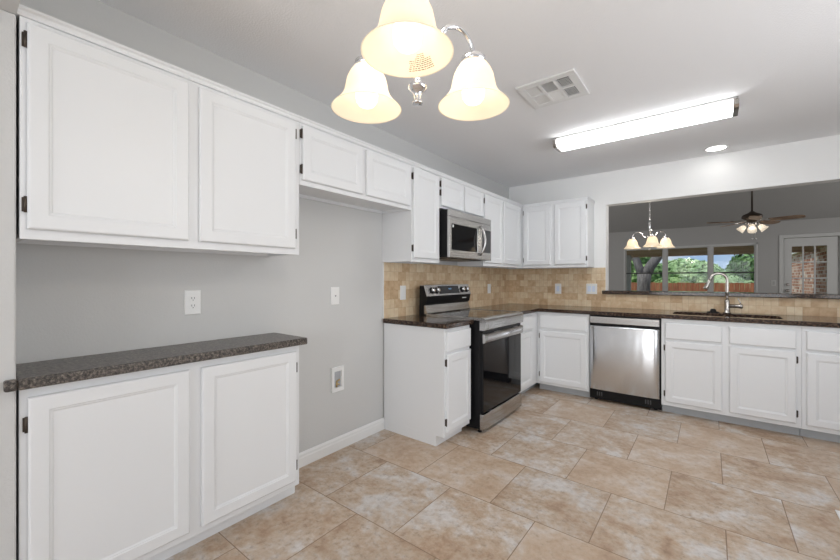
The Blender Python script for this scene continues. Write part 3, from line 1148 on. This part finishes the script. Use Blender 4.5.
# ---- dishwasher
o = thing('dishwasher', 'stainless front dishwasher between the white base cabinets', 'dishwasher', (1.47, -0.3, 0))
DWX0, DWX1 = 1.1595, 1.7825
mb = MB()
mb.box(DWX0, DWX1, -0.585, -0.03, 0.022, 0.872)
mb.build('body', 'black', o)
mb = MB()
mb.box(DWX0 + 0.006, DWX1 - 0.012, -0.632, -0.5855, 0.795, 0.862, 0.004)
mb.build('control_strip', 'steel', o)
mb = MB()
n = 12
rs = []
xa, xb = DWX0 + 0.006, DWX1 - 0.012
for z, dd in ((0.125, 0.0), (0.130, 0.004), (0.45, 0.0085), (0.755, 0.006), (0.768, 0.0), (0.772, -0.012)):
    front = [(xa + (xb - xa) * k / n, -0.622 - dd - 0.010 * (1 - (2 * k / n - 1) ** 4), z) for k in range(n + 1)]
    rs.append(front + [(xb, -0.5855, z), (xa, -0.5855, z)])
mb.rings(rs)
dd_ = mb.build('door', 'steel_v', o)
for p_ in dd_.data.polygons:
    p_.use_smooth = abs(p_.normal.y) > 0.8
mb = MB()
mb.box(xa + 0.002, xb - 0.002, -0.600, -0.5855, 0.773, 0.794)
mb.build('pocket_handle', 'black', o)
mb = MB()
mb.box(DWX0 + 0.002, DWX1 - 0.002, -0.598, -0.5855, 0.024, 0.122, 0.003)
kp = mb.build('kick_plate', 'black', o)
for x in (DWX0 + 0.10, DWX1 - 0.10):
    mb = MB()
    for k in range(3):
        mb.box(x - 0.03 + 0.02 * k, x - 0.02 + 0.02 * k, -0.6005, -0.598, 0.055, 0.095)
    mb.build('vent_slots', 'charcoal', kp)
for x in (DWX0 + 0.05, DWX1 - 0.05):
    for y in (-0.53, -0.08):
        mb = MB()
        mb.lathe([(0.016, 0), (0.016, 0.010), (0.008, 0.012), (0.008, 0.0225)], (x, y, 0), 12)
        mb.build('foot', 'black', o)

# ================================================================== OUTLETS AND BOXES
def outlet(name, label, cat, P, u0, u1, v0, v1, kind, mat='plastic', group=None, plate='plastic'):
    cen = P((u0 + u1) / 2, v0, 0)
    o_ = thing(name, label, cat, cen, group)
    m = MB()
    rs_ = []
    for ins, d_ in ((0, 0.0005), (0, 0.004), (0.003, 0.006)):
        rs_.append([P(u0 + ins, v0 + ins, d_), P(u1 - ins, v0 + ins, d_), P(u1 - ins, v1 - ins, d_), P(u0 + ins, v1 - ins, d_)])
    m.rings(rs_)
    m.build('cover_plate', plate, o_)
    def blk(nm, a, b, c_, d_, t0_, t1_, mt_):
        m_ = MB()
        m_.rings([[P(a, c_, t), P(b, c_, t), P(b, d_, t), P(a, d_, t)] for t in (t0_, t1_)])
        return m_.build(nm, mt_, o_)
    uc, vc = (u0 + u1) / 2, (v0 + v1) / 2
    if kind == 'duplex':
        for s in (-1, 1):
            rcp = blk('receptacle', uc - 0.017, uc + 0.017, vc + s * 0.0195 - 0.014, vc + s * 0.0195 + 0.014, 0.0061, 0.008, mat)
            m_ = MB()
            for q in (-1, 1):
                m_.rings([[P(uc + q * 0.0065 - 0.0012, vc + s * 0.0195 - 0.002, t), P(uc + q * 0.0065 + 0.0012, vc + s * 0.0195 - 0.002, t),
                           P(uc + q * 0.0065 + 0.0012, vc + s * 0.0195 + 0.008, t), P(uc + q * 0.0065 - 0.0012, vc + s * 0.0195 + 0.008, t)] for t in (0.0081, 0.0085)])
            m_.rings([[P(uc - 0.002, vc + s * 0.0195 - 0.010, t), P(uc + 0.002, vc + s * 0.0195 - 0.010, t),
                       P(uc + 0.002, vc + s * 0.0195 - 0.006, t), P(uc - 0.002, vc + s * 0.0195 - 0.006, t)] for t in (0.0081, 0.0085)])
            m_.build('slots', 'slot', rcp)
    elif kind == 'rocker':
        blk('insert', uc - 0.0165, uc + 0.0165, vc - 0.033, vc + 0.033, 0.0061, 0.009, mat)
    elif kind == 'double':
        blk('rocker_switch', uc - 0.040, uc - 0.007, vc - 0.033, vc + 0.033, 0.0061, 0.009, mat)
        blk('rocker_switch', uc + 0.007, uc + 0.040, vc - 0.033, vc + 0.033, 0.0061, 0.009, mat)
    elif kind == 'jack':
        blk('jack', uc - 0.008, uc + 0.008, vc - 0.008, vc + 0.008, 0.0061, 0.009, 'plastic')
        m_ = MB()
        m_.lathe([(0.0045, 0.009), (0.0045, 0.0100), (0.003, 0.0102)], P(uc, vc, 0), 12, axis=Vector(P(0, 0, 1)) - Vector(P(0, 0, 0)))
        m_.build('socket', 'slot', o_)
    return o_

PW = lambda u, v, d: (d, u, v)
PWS = lambda u, v, d: (0.010 + d, u, v)
PBS = lambda u, v, d: (u, -0.010 - d, v)
PFW = lambda u, v, d: (u, FAR_Y - d, v)
outlet('wall_outlet', 'white duplex outlet on grey wall above the buffet counter', 'outlet', PW, -3.937, -3.858, 1.054, 1.181, 'duplex')
outlet('phone_jack', 'white jack plate on grey wall of the empty refrigerator space', 'wall plate', PW, -2.996, -2.921, 1.055, 1.181, 'jack')
outlet('wall_outlet', 'white plate on the stone backsplash left of the range', 'outlet', PWS, -2.252, -2.178, 1.058, 1.182, 'rocker', 'plastic')
outlet('wall_outlet', 'white plate on the stone backsplash right of the range', 'outlet', PWS, -0.633, -0.556, 1.066, 1.180, 'rocker', 'plastic')
outlet('wall_outlet', 'white plate with blue-filmed insert on back wall backsplash under the cabinets', 'outlet', PBS, 0.618, 0.694, 1.058, 1.184, 'rocker', 'plastic_blue')
outlet('light_switch', 'white double switch plate on back wall beside the end of the ledge', 'switch', PBS, 0.984, 1.102, 1.064, 1.186, 'double', 'plastic_blue')
outlet('light_switch', 'pale switch plate on living room wall left of the patio door', 'switch', PFW, 3.140, 3.215, 1.10, 1.22, 'rocker', 'wall_far', None, 'wall')

# water supply box for the refrigerator
o = thing('water_supply_box', 'white recessed water supply box low on the grey wall', 'supply box', (0.0, -2.938, 0.425))
mb = MB()
a, b, c_, d_ = -2.994, -2.882, 0.425, 0.602
def rw(ins, x):
    return [(x, a + ins, c_ + ins * 1.25), (x, b - ins, c_ + ins * 1.25), (x, b - ins, d_ - ins * 1.25), (x, a + ins, d_ - ins * 1.25)]
mb.rings([rw(0, 0.0005), rw(0, 0.010), rw(0.003, 0.013), rw(0.021, 0.013), rw(0.023, 0.012)], True, False)
mb.rings([rw(0.023, 0.012), rw(0.025, 0.0035)], False, True)
mb.build('box', 'plastic', o)
mb = MB()
mb.box(0.004, 0.006, a + 0.028, b - 0.028, c_ + 0.033, d_ - 0.033)
mb.build('back_panel', simple('grey_box_interior', (0.42, 0.43, 0.45), 0.5), o)
mb = MB()
mb.cyl((0.011, -2.950, 0.460), (0.011, -2.950, 0.500), 0.006, 12)
mb.cyl((0.011, -2.950, 0.485), (0.016, -2.930, 0.475), 0.005, 12)
mb.obox((0.012, -2.938, 0.505), (0, 1, 0.3), (1, 0, 0), (0, 0, 1), 0.030, 0.008, 0.008)
vl = mb.build('valve', 'brass', o)

# ================================================================== CEILING FITTINGS
# ---- supply vent
o = thing('ceiling_vent', 'square white metal air vent on the ceiling', 'vent', (1.33, -2.26, H))
vx0, vx1, vy0, vy1 = 1.150, 1.512, -2.443, -2.080
xs = [vx0, vx0 + 0.045, vx0 + 0.128, vx0 + 0.145, vx0 + 0.222, vx0 + 0.240, vx0 + 0.318, vx1]
ys = [vy0, vy0 + 0.05, vy0 + 0.172, vy0 + 0.192, vy0 + 0.312, vy1]
mb = MB()
zb, zt_ = H - 0.014, H - 0.001
mb.box(vx0, vx1, ys[0], ys[1], zb, zt_, 0.004)
mb.box(vx0, vx1, ys[4], ys[5], zb, zt_, 0.004)
mb.box(xs[0], xs[1], ys[1], ys[4], zb, zt_)
mb.box(xs[6], xs[7], ys[1], ys[4], zb, zt_)
mb.box(xs[2], xs[3], ys[1], ys[4], zb, zt_)
mb.box(xs[4], xs[5], ys[1], ys[4], zb, zt_)
for i in (1, 3, 5):
    mb.box(xs[i], xs[i + 1], ys[2], ys[3], zb, zt_)
mb.build('frame', 'trim', o)
mb = MB()
mb.box(vx0 + 0.01, vx1 - 0.01, vy0 + 0.01, vy1 - 0.01, H - 0.0009, H - 0.0002)
mb.build('throat', 'ventdark', o)
for i, ix in enumerate((1, 3, 5)):
    for j in (0, 1):
        xa, xb = xs[ix], xs[ix + 1]
        ya, yb = (ys[1], ys[2]) if j == 0 else (ys[3], ys[4])
        mb = MB()
        if i != 1:
            tilt = math.radians(33 if i == 0 else -57)
            for k in range(8):
                x = xa + (xb - xa) * (k + 0.5) / 8
                mb.obox((x, (ya + yb) / 2, H - 0.0075), (math.cos(tilt), 0, math.sin(tilt)), (0, 1, 0), (-math.sin(tilt), 0, math.cos(tilt)), 0.012, yb - ya, 0.0012)
            if i == 2:
                for k in range(1, 7):
                    y = ya + (yb - ya) * k / 7
                    mb.box(xa, xb, y - 0.0012, y + 0.0012, H - 0.0135, H - 0.0115)
        else:
            tilt = math.radians(62 if j == 0 else -50)
            for k in range(9):
                y = ya + (yb - ya) * (k + 0.5) / 9
                mb.obox((( xa + xb) / 2, y, H - 0.0075), (1, 0, 0), (0, math.cos(tilt), math.sin(tilt)), (0, -math.sin(tilt), math.cos(tilt)), xb - xa, 0.0135, 0.0012)
        mb.build('louvers', 'trim', o)

# ---- long fluorescent fixture
o = thing('fluorescent_light', 'long white glowing ceiling light with steel end caps', 'ceiling light', (1.68, -1.31, H))
LX0, LX1, LY0, LY1 = 1.050, 2.295, -1.415, -1.205
lensprof = [(LY0 + 0.004, H - 0.016), (LY0 + 0.004, H - 0.050), (LY0 + 0.016, H - 0.066), (LY0 + 0.04, H - 0.072), (LY1 - 0.04, H - 0.072),
            (LY1 - 0.016, H - 0.066), (LY1 - 0.004, H - 0.050), (LY1 - 0.004, H - 0.016)]
mb = MB()
mb.prism(lensprof, lambda a, b, dd: (dd, a, b), LX0 + 0.031, LX1 - 0.031)
mb.build('lens', 'lens', o)
mb = MB()
mb.box(LX0 + 0.004, LX1 - 0.004, LY0 - 0.004, LY1 + 0.004, H - 0.015, H - 0.0005, 0.002)
mb.build('housing', 'steel', o)
for xa, xb in ((LX0, LX0 + 0.03), (LX1 - 0.03, LX1)):
    mb = MB()
    mb.prism([(a + (0.003 if a > -1.31 else -0.003), b - (0.003 if b < H - 0.05 else 0)) for a, b in lensprof], lambda a, b, dd: (dd, a, b), xa, xb)
    mb.build('end_cap', 'nickel', o)

# ---- recessed downlight
o = thing('recessed_light', 'small round recessed downlight in the ceiling near the pass-through', 'ceiling light', (2.186, -0.232, H))
mb = MB()
mb.lathe([(0.098, -0.0005), (0.098, -0.004), (0.078, -0.007), (0.074, -0.004), (0.074, -0.0005)], (2.186, -0.232, H), 40, (False, False))
mb.build('trim_ring', 'plastic', o)
mb = MB()
mb.lathe([(0.0735, -0.0004), (0.0735, -0.003), (0.0, -0.003)], (2.186, -0.232, H), 40, (True, False))
mb.build('lens', 'recess', o)

# ---- chandeliers
SHADE = [(0.0270, 0.118), (0.0380, 0.112), (0.0470, 0.099), (0.0545, 0.082), (0.0585, 0.064), (0.0615, 0.048), (0.0680, 0.033), (0.0820, 0.015), (0.0950, 0.003), (0.0975, 0.0)]

def chandelier(label, cx, cy, cz, ztop, angs, rad, label_mark=False, glow=5.0):
    o_ = thing('chandelier', label, 'chandelier', (cx, cy, cz), 'three-light chandeliers')
    m = MB()
    m.lathe([(0.004, -0.029), (0.013, -0.028), (0.013, -0.023), (0.008, -0.019), (0.010, -0.005), (0.016, 0.004), (0.024, 0.010), (0.025, 0.017),
             (0.016, 0.024), (0.009, 0.040), (0.009, 0.090), (0.020, 0.105), (0.026, 0.130), (0.020, 0.155), (0.009, 0.172), (0.009, 0.300), (0.014, 0.306), (0.008, 0.322)],
            (cx, cy, cz), 28)
    m.build('column', 'chrome', o_)
    m = MB()
    z = cz + 0.318
    k = 0
    while z < ztop - 0.045:
        pts_ = []
        for q in range(13):
            a_ = 2 * math.pi * q / 12
            ux, uz = 0.008 * math.cos(a_), 0.017 * math.sin(a_)
            pts_.append((cx + (ux if k % 2 == 0 else 0), cy + (0 if k % 2 == 0 else ux), z + 0.017 + uz))
        m.tube(pts_, 0.0017, 6, False)
        z += 0.028
        k += 1
    m.build('chain', 'chrome', o_)
    m = MB()
    m.lathe([(0.062, 0.0), (0.062, -0.006), (0.045, -0.020), (0.012, -0.030), (0.006, -0.045)], (cx, cy, ztop), 28)
    m.build('canopy', 'chrome', o_)
    for ai, ang in enumerate(angs):
        a_ = math.radians(ang)
        d_ = Vector((math.cos(a_), math.sin(a_), 0))
        sx, sy = cx + d_.x * rad, cy + d_.y * rad
        m = MB()
        pts_ = []
        ctrl = [(0.018, 0.135), (0.040, 0.128), (0.060, 0.145), (0.072, 0.172), (0.088, 0.192), (0.110, 0.201), (0.132, 0.198), (0.152, 0.184), (0.166, 0.160), (0.170, 0.134)]
        for rr_, zz_ in ctrl:
            s_ = rr_ * rad / 0.170
            pts_.append(Vector((cx, cy, cz + zz_)) + d_ * s_)
        sm = []
        for q in range(len(pts_) - 1):                          # Catmull-Rom smoothing
            p0_, p1_, p2_, p3_ = pts_[max(q - 1, 0)], pts_[q], pts_[q + 1], pts_[min(q + 2, len(pts_) - 1)]
            for t in (0, 0.25, 0.5, 0.75):
                sm.append(0.5 * ((2 * p1_) + (p2_ - p0_) * t + (2 * p0_ - 5 * p1_ + 4 * p2_ - p3_) * t * t + (3 * p1_ - p0_ - 3 * p2_ + p3_) * t ** 3))
        sm.append(pts_[-1])
        m.tube(sm, 0.0062, 12)
        arm = m.build('arm', 'chrome', o_)
        m = MB()
        m.lathe([(0.008, 0.138), (0.022, 0.137), (0.033, 0.132), (0.034, 0.119), (0.030, 0.115)], (sx, sy, cz), 24)
        m.build('shade_holder', 'chrome', arm)
        m = MB()
        out = [(r_, z_) for r_, z_ in SHADE]
        inn = [(r_ - 0.003, z_ + 0.0005) for r_, z_ in SHADE[::-1]]
        m.lathe(out + inn, (sx, sy, cz), 48, (False, False))
        m.build('shade', 'shade', o_)
        m = MB()
        m.lathe([(0.012, 0.112), (0.013, 0.090), (0.020, 0.074), (0.0285, 0.055), (0.031, 0.038), (0.0285, 0.022), (0.021, 0.011), (0.010, 0.0055), (0.0, 0.0045)], (sx, sy, cz), 28)
        m.build('bulb', 'bulb', o_)
        if label_mark and ai == 0:
            # faint printed lines on the inside of the nearest shade
            m = MB()
            rnd = random.Random(3)
            prof_z = [z_ for r_, z_ in SHADE]
            prof_r = [r_ for r_, z_ in SHADE]
            def rz(z_):
                for q in range(len(prof_z) - 1):
                    if prof_z[q] >= z_ >= prof_z[q + 1]:
                        t = (prof_z[q] - z_) / (prof_z[q] - prof_z[q + 1])
                        return prof_r[q] + (prof_r[q + 1] - prof_r[q]) * t - 0.0036
                return 0.05
            for row in range(9):
                zz = 0.0085 + row * 0.0030
                az = 84.0
                stop = 126 if row < 6 else 116 - (row - 6) * 4
                if row >= 6:
                    az = 96
                while az < stop:
                    ln = rnd.uniform(1.5, 5.0)
                    pa = []
                    for azz in (az, az + ln):
                        for zq in (zz, zz + 0.0011):
                            r_ = rz(zq)
                            pa.append((sx + r_ * math.cos(math.radians(azz)), sy + r_ * math.sin(math.radians(azz)), cz + zq))
                    vv = [m.bm.verts.new(p_) for p_ in (pa[0], pa[2], pa[3], pa[1])]
                    m.bm.faces.new(vv)
                    az += ln + rnd.uniform(0.6, 1.6)
            lb = m.build('printed_notice', 'ink', o_)
            lb['label'] = 'faint brown printed lines inside the shade'
    # light escaping upward through the frosted glass
    light('chandelier_glow', 'POINT', (cx, cy, cz + 0.29), glow, (1.0, 0.92, 0.80), radius=0.07)
    return o_

CZ = 1.715
chandelier('large nearest three-light chandelier with cream bell shades hanging in the kitchen', 1.5455, -3.9605, CZ, H, (-59, 185, 63), 0.170, True, 7.5)
cy2 = 0.654
chandelier('small distant three-light chandelier seen through the pass-through above the ledge', 1.555, cy2, 1.625, ceil_z(cy2), (-76, 176, 34), 0.19)

# ---- ceiling fan in the living room
fxx, fyy = 2.632, 2.628
o = thing('ceiling_fan', 'brown-bladed ceiling fan with white glass lights in the living room', 'ceiling fan', (fxx, fyy, 2.0))
mb = MB()
mb.cyl((fxx, fyy, 2.225), (fxx, fyy, ceil_z(fyy) - 0.02), 0.012, 12)
mb.build('downrod', 'bronze', o)
mb = MB()
mb.lathe([(0.07, 0.0), (0.07, -0.03), (0.03, -0.08), (0.014, -0.1)], (fxx, fyy, ceil_z(fyy) + 0.01), 24)
mb.build('canopy', 'bronze', o)
mb = MB()
mb.lathe([(0.02, 0.10), (0.05, 0.075), (0.105, 0.05), (0.120, 0.030), (0.120, 0.0), (0.09, -0.02), (0.06, -0.03), (0.06, -0.055), (0.02, -0.06)], (fxx, fyy, 2.138), 32)
mb.build('motor_housing', 'bronze', o)
Rv = Vector((math.cos(YAW), math.sin(YAW), 0))
Fv = Vector((-math.sin(YAW), math.cos(YAW), 0))
for ang in (-55, 17, 89, 161, 233):
    a = math.radians(ang)
    d = (Rv * math.cos(a) + Fv * math.sin(a))
    p_ = Vector((-d.y, d.x, 0))
    up = (Vector((0, 0, 1)) + p_ * 0.22).normalized()
    pn = (p_ - Vector((0, 0, 1)) * 0.22).normalized()
    mb = MB()
    outl = [(0.20, -0.045), (0.30, -0.062), (0.47, -0.066), (0.53, -0.054), (0.555, -0.02), (0.555, 0.02), (0.53, 0.054), (0.47, 0.066), (0.30, 0.062), (0.20, 0.045)]
    cc = Vector((fxx, fyy, 2.092))
    mb.rings([[cc + d * u + pn * v + up * s for u, v in outl] for s in (-0.004, 0.004)])
    bl = mb.build('blade', 'blade', o)
    mb = MB()
    mb.obox(cc + d * 0.165 + Vector((0, 0, 0.010)), d, p_, (0, 0, 1), 0.17, 0.035, 0.008)
    mb.obox(cc + d * 0.215 + up * 0.006, d, pn, up, 0.06, 0.10, 0.006)
    mb.build('blade_iron', 'nickel', bl)
mb = MB()
mb.lathe([(0.05, 0.0), (0.055, -0.02), (0.055, -0.05), (0.03, -0.065), (0.012, -0.075)], (fxx, fyy, 2.088), 24)
lk = mb.build('light_kit', 'nickel', o)
for ang in (-132, -42, 138, 48):
    a = math.radians(ang)
    d = (Rv * math.cos(a) + Fv * math.sin(a))
    ax = (d * 0.75 + Vector((0, 0, -0.8))).normalized()
    base = Vector((fxx, fyy, 2.062)) + d * 0.045
    mb = MB()
    mb.tube([base, base + d * 0.03 + Vector((0, 0, 0.002)), base + ax * 0.055], 0.009, 10)
    mb.build('lamp_arm', 'nickel', lk)
    st = base + ax * 0.05
    mb = MB()
    pr = [(0.020, 0.0), (0.032, 0.016), (0.039, 0.04), (0.044, 0.068), (0.054, 0.092)]
    mb.lathe(pr + [(r_ - 0.003, z_ + 0.0005) for r_, z_ in pr[::-1]], st, 28, (False, False), axis=ax)
    mb.build('glass_shade', 'shade_white', o)
    mb = MB()
    mb.lathe([(0.010, 0.0), (0.016, 0.016), (0.022, 0.045), (0.015, 0.064), (0.0, 0.069)], st, 18, axis=ax)
    mb.build('bulb', 'bulb', o)
for du in (-0.03, 0.022):
    q = Vector((fxx, fyy, 0)) + Rv * du - Fv * 0.035
    mb = MB()
    mb.cyl((q.x, q.y, 1.835), (q.x, q.y, 2.045), 0.0022, 8)
    mb.lathe([(0.0, -0.012), (0.007, -0.008), (0.007, 0.008), (0.0, 0.014)], (q.x, q.y, 1.832), 12)
    mb.build('pull_chain', 'chrome', o)

# ================================================================== FLOOR REGISTER at the right edge
o = thing('floor_register', 'white floor register on the tile at the right edge', 'vent', (2.74, -1.92, 0))
mb = MB()
fx0, fx1, fy0, fy1 = 2.667, 2.815, -2.08, -1.775
mb.box(fx0, fx1, fy0, fy0 + 0.025, 0.0005, 0.006, 0.001)
mb.box(fx0, fx1, fy1 - 0.025, fy1, 0.0005, 0.006, 0.001)
mb.box(fx0, fx0 + 0.025, fy0 + 0.025, fy1 - 0.025, 0.0005, 0.006, 0.001)
mb.box(fx1 - 0.025, fx1, fy0 + 0.025, fy1 - 0.025, 0.0005, 0.006, 0.001)
mb.build('frame', 'plastic', o)
mb = MB()
for k in range(14):
    y = fy0 + 0.034 + k * 0.0182
    mb.box(fx0 + 0.025, fx1 - 0.025, y - 0.003, y + 0.003, 0.0008, 0.005)
mb.build('louvers', 'plastic', o)
mb = MB()
mb.box(fx0 + 0.02, fx1 - 0.02, fy0 + 0.02, fy1 - 0.02, 0.0002, 0.0006)
mb.build('opening', 'slot', o)

# ================================================================== OUTDOORS
GZ = -0.55
mb = MB()
mb.box(-30, 35, FAR_Y + 0.15, 60, GZ - 0.2, GZ)
gr = mb.build('ground', 'grass', None, 'structure')
mb = MB()
mb.box(-3, 7, FAR_Y + 0.151, 8.3, GZ + 0.001, -0.05)
struct(mb, 'patio_slab', 'concrete')

# sloping patio roof with boarded soffit
mb = MB()
PY0, PZ0, PY1, PZ1 = FAR_Y + 0.152, 2.20, 8.1, 1.96
mb.prism([(PY0, PZ0), (PY1, PZ1), (PY1, PZ1 + 0.14), (PY0, PZ0 + 0.14)], lambda a, b, dd: (dd, a, b), -2.0, 4.8)
pr_ = struct(mb, 'patio_roof', 'patio')
mb = MB()
for k in range(26):
    t = (k + 0.5) / 26
    y = PY0 + (PY1 - PY0) * t
    z = PZ0 + (PZ1 - PZ0) * t
    mb.box(-1.98, 4.1, y - 0.034, y + 0.034, z - 0.022, z - 0.003)
mb.build('soffit_boards', 'patio', pr_, 'structure')
mb = MB()
mb.box(-2.0, 4.8, PY1, PY1 + 0.04, PZ1 - 0.07, PZ1 + 0.16)
mb.build('fascia', 'patio', pr_, 'structure')
mb = MB()
mb.box(0.15, 0.30, 7.75, 7.90, -0.05, 1.945, 0.005)
mb.box(0.12, 0.33, 7.72, 7.93, -0.05, 0.10, 0.005)
mb.box(0.12, 0.33, 7.72, 7.93, 1.80, 1.90, 0.005)
pp = mb.build('patio_post', simple('grey_post_paint', (0.5, 0.5, 0.5), 0.6))
tag(pp, 'square grey post holding up the patio roof outside the window', 'post')

# brick side wall of the house seen through the door glass
mb = MB()
mb.box(4.20, 4.45, FAR_Y + 0.152, 12.5, GZ + 0.001, 1.99)
bw = struct(mb, 'wall_brick', 'brick')
mb = MB()
mb.box(4.10, 5.0, 8.145, 12.6, 1.992, 2.12)
struct(mb, 'trim_5', 'trim')

# board fence
o = thing('wood_fence', 'red-brown wooden board fence across the back yard', 'fence', (1, 13.2, GZ))
mb = MB()
rnd = random.Random(5)
x = -7.0
while x < 12:
    w = 0.145
    zt_ = 1.10 + rnd.uniform(-0.012, 0.012)
    yy = 13.2 + rnd.uniform(-0.004, 0.004)
    mb.box(x, x + w - 0.008, yy, yy + 0.02, GZ + 0.02, zt_)
    x += w
mb.build('boards', 'fence', o)
for z in (-0.2, 0.75):
    mb = MB()
    mb.box(-7, 12, 13.23, 13.28, z, z + 0.09)
    mb.build('rail', 'fence', o)

def leaf_mass(m, c, rad, n, size, rnd_, squash=1.0):
    c = Vector(c)
    for _ in range(n):
        while True:
            v = Vector((rnd_.uniform(-1, 1), rnd_.uniform(-1, 1), rnd_.uniform(-1, 1)))
            if 0.05 < v.length < 1:
                break
        v = v.normalized() * (v.length ** 0.45)
        p0_ = c + Vector((v.x * rad, v.y * rad, v.z * rad * squash))
        nn = (v + Vector((rnd_.uniform(-1, 1), rnd_.uniform(-1, 1), rnd_.uniform(-0.5, 1.2))) * 0.8).normalized()
        a_ = nn.cross(Vector((rnd_.uniform(-1, 1), rnd_.uniform(-1, 1), rnd_.uniform(-1, 1)))).normalized()
        b_ = nn.cross(a_)
        s_ = size * rnd_.uniform(0.6, 1.3)
        vs_ = [m.bm.verts.new(p0_ + a_ * s_ * ca + b_ * s_ * cb * 0.55) for ca, cb in ((-1, 0), (0, -1), (1, 0), (0, 1))]
        m.bm.faces.new(vs_)

def tree(name, label, cat, base, trunk_h, blobs, n, size, mat, seed, trunk_r=0.12, group=None, trunk=True):
    o_ = thing(name, label, cat, base, group)
    rnd_ = random.Random(seed)
    bx, by, bz = base
    if trunk:
        m = MB()
        m.tube([(bx, by, bz), (bx + 0.05, by, bz + trunk_h * 0.5), (bx, by, bz + trunk_h)], [trunk_r * 1.25, trunk_r, trunk_r * 0.8], 10)
        for bxx, byy, bzz, br in blobs:
            m.tube([(bx, by, bz + trunk_h * 0.85), ((bx + bxx) / 2, (by + byy) / 2, (bz + trunk_h + bzz) / 2), (bxx, byy, bzz)], [trunk_r * 0.6, trunk_r * 0.4, trunk_r * 0.2], 8)
        m.build('trunk', 'bark', o_)
    m = MB()
    tot = sum(b_[3] ** 2 for b_ in blobs)
    for bxx, byy, bzz, br in blobs:
        leaf_mass(m, (bxx, byy, bzz), br, int(n * br ** 2 / tot), size, rnd_, 0.8)
    m.build('foliage', mat, o_, recalc=False)
    return o_

# the leaning forked trunk close to the patio
o = thing('forked_tree', 'thick grey forked tree trunk leaning right, just outside the window', 'tree', (0.42, 9.4, GZ))
mb = MB()
mb.tube([(0.42, 9.4, GZ), (0.42, 9.4, 0.3), (0.44, 9.4, 1.1), (0.46, 9.4, 1.45)], [0.26, 0.20, 0.19, 0.21], 16)
mb.tube([(0.46, 9.4, 1.30), (0.62, 9.42, 1.65), (0.95, 9.45, 2.15), (1.35, 9.5, 3.0)], [0.17, 0.15, 0.13, 0.11], 14)
mb.tube([(0.42, 9.4, 1.30), (0.30, 9.4, 1.65), (0.12, 9.4, 2.2), (-0.1, 9.4, 3.0)], [0.15, 0.12, 0.10, 0.08], 14)
mb.build('trunk', 'bark', o)
mb = MB()
rr = random.Random(11)
for c_, r_ in (((1.5, 9.6, 3.9), 1.2), ((-0.2, 9.5, 3.8), 1.1)):
    leaf_mass(mb, c_, r_, 900, 0.10, rr, 0.7)
mb.build('foliage', 'leaf1', o, recalc=False)

tree('tree', 'mid green leafy tree behind the fence in the left window pane', 'tree', (-1.3, 17.0, GZ), 1.5,
     [(-1.2, 17, 2.2, 1.2), (-0.4, 16.8, 1.5, 0.9), (-2.1, 17.2, 1.7, 1.0)], 5200, 0.13, 'leaf1', 21, 0.16)
tree('tree', 'pale yellow-green tree behind the fence in the middle window pane', 'tree', (1.75, 18.5, GZ), 1.3,
     [(1.75, 18.5, 1.3, 1.05), (2.7, 18.3, 1.0, 0.8), (0.9, 18.6, 1.5, 0.9)], 5200, 0.12, 'leaf2', 22, 0.14)
tree('tree', 'dark green leafy tree filling the upper right window pane', 'tree', (4.0, 16.2, GZ), 1.6,
     [(4.0, 16.2, 1.9, 1.15), (4.8, 16.0, 2.6, 1.1), (3.3, 16.3, 1.7, 0.6)], 5200, 0.10, 'leaf3', 23, 0.13)
tree('bush', 'rounded pale bush showing above the fence in the right window pane', 'bush', (2.75, 14.2, GZ), 0.5,
     [(2.75, 14.2, 0.95, 0.55), (2.35, 14.2, 0.75, 0.42), (3.2, 14.2, 0.85, 0.45)], 3200, 0.07, 'leaf2', 24, 0.05)
tree('bush', 'low green bush just behind the fence in the middle window pane', 'bush', (0.9, 14.3, GZ), 0.5,
     [(1.15, 14.3, 0.95, 0.55), (0.65, 14.4, 0.9, 0.5)], 2600, 0.07, 'leaf1', 25, 0.05)
for k, (x, y, zz, rr_) in enumerate(((-5.5, 27, 1.2, 2.6), (0.6, 30, 0.7, 2.6), (6.6, 28, 1.2, 2.6))):
    tree('tree', ('far tree on the left beyond the yard', 'far tree in the middle beyond the yard', 'far tree on the right beyond the yard')[k],
         'tree', (x, y, GZ), 1.0, [(x, y, zz, rr_), (x + 1.8, y + 0.4, zz - 0.3, rr_ * 0.7)], 4200, 0.24, ('leaf1', 'leaf2', 'leaf3')[k], 30 + k, 0.2)
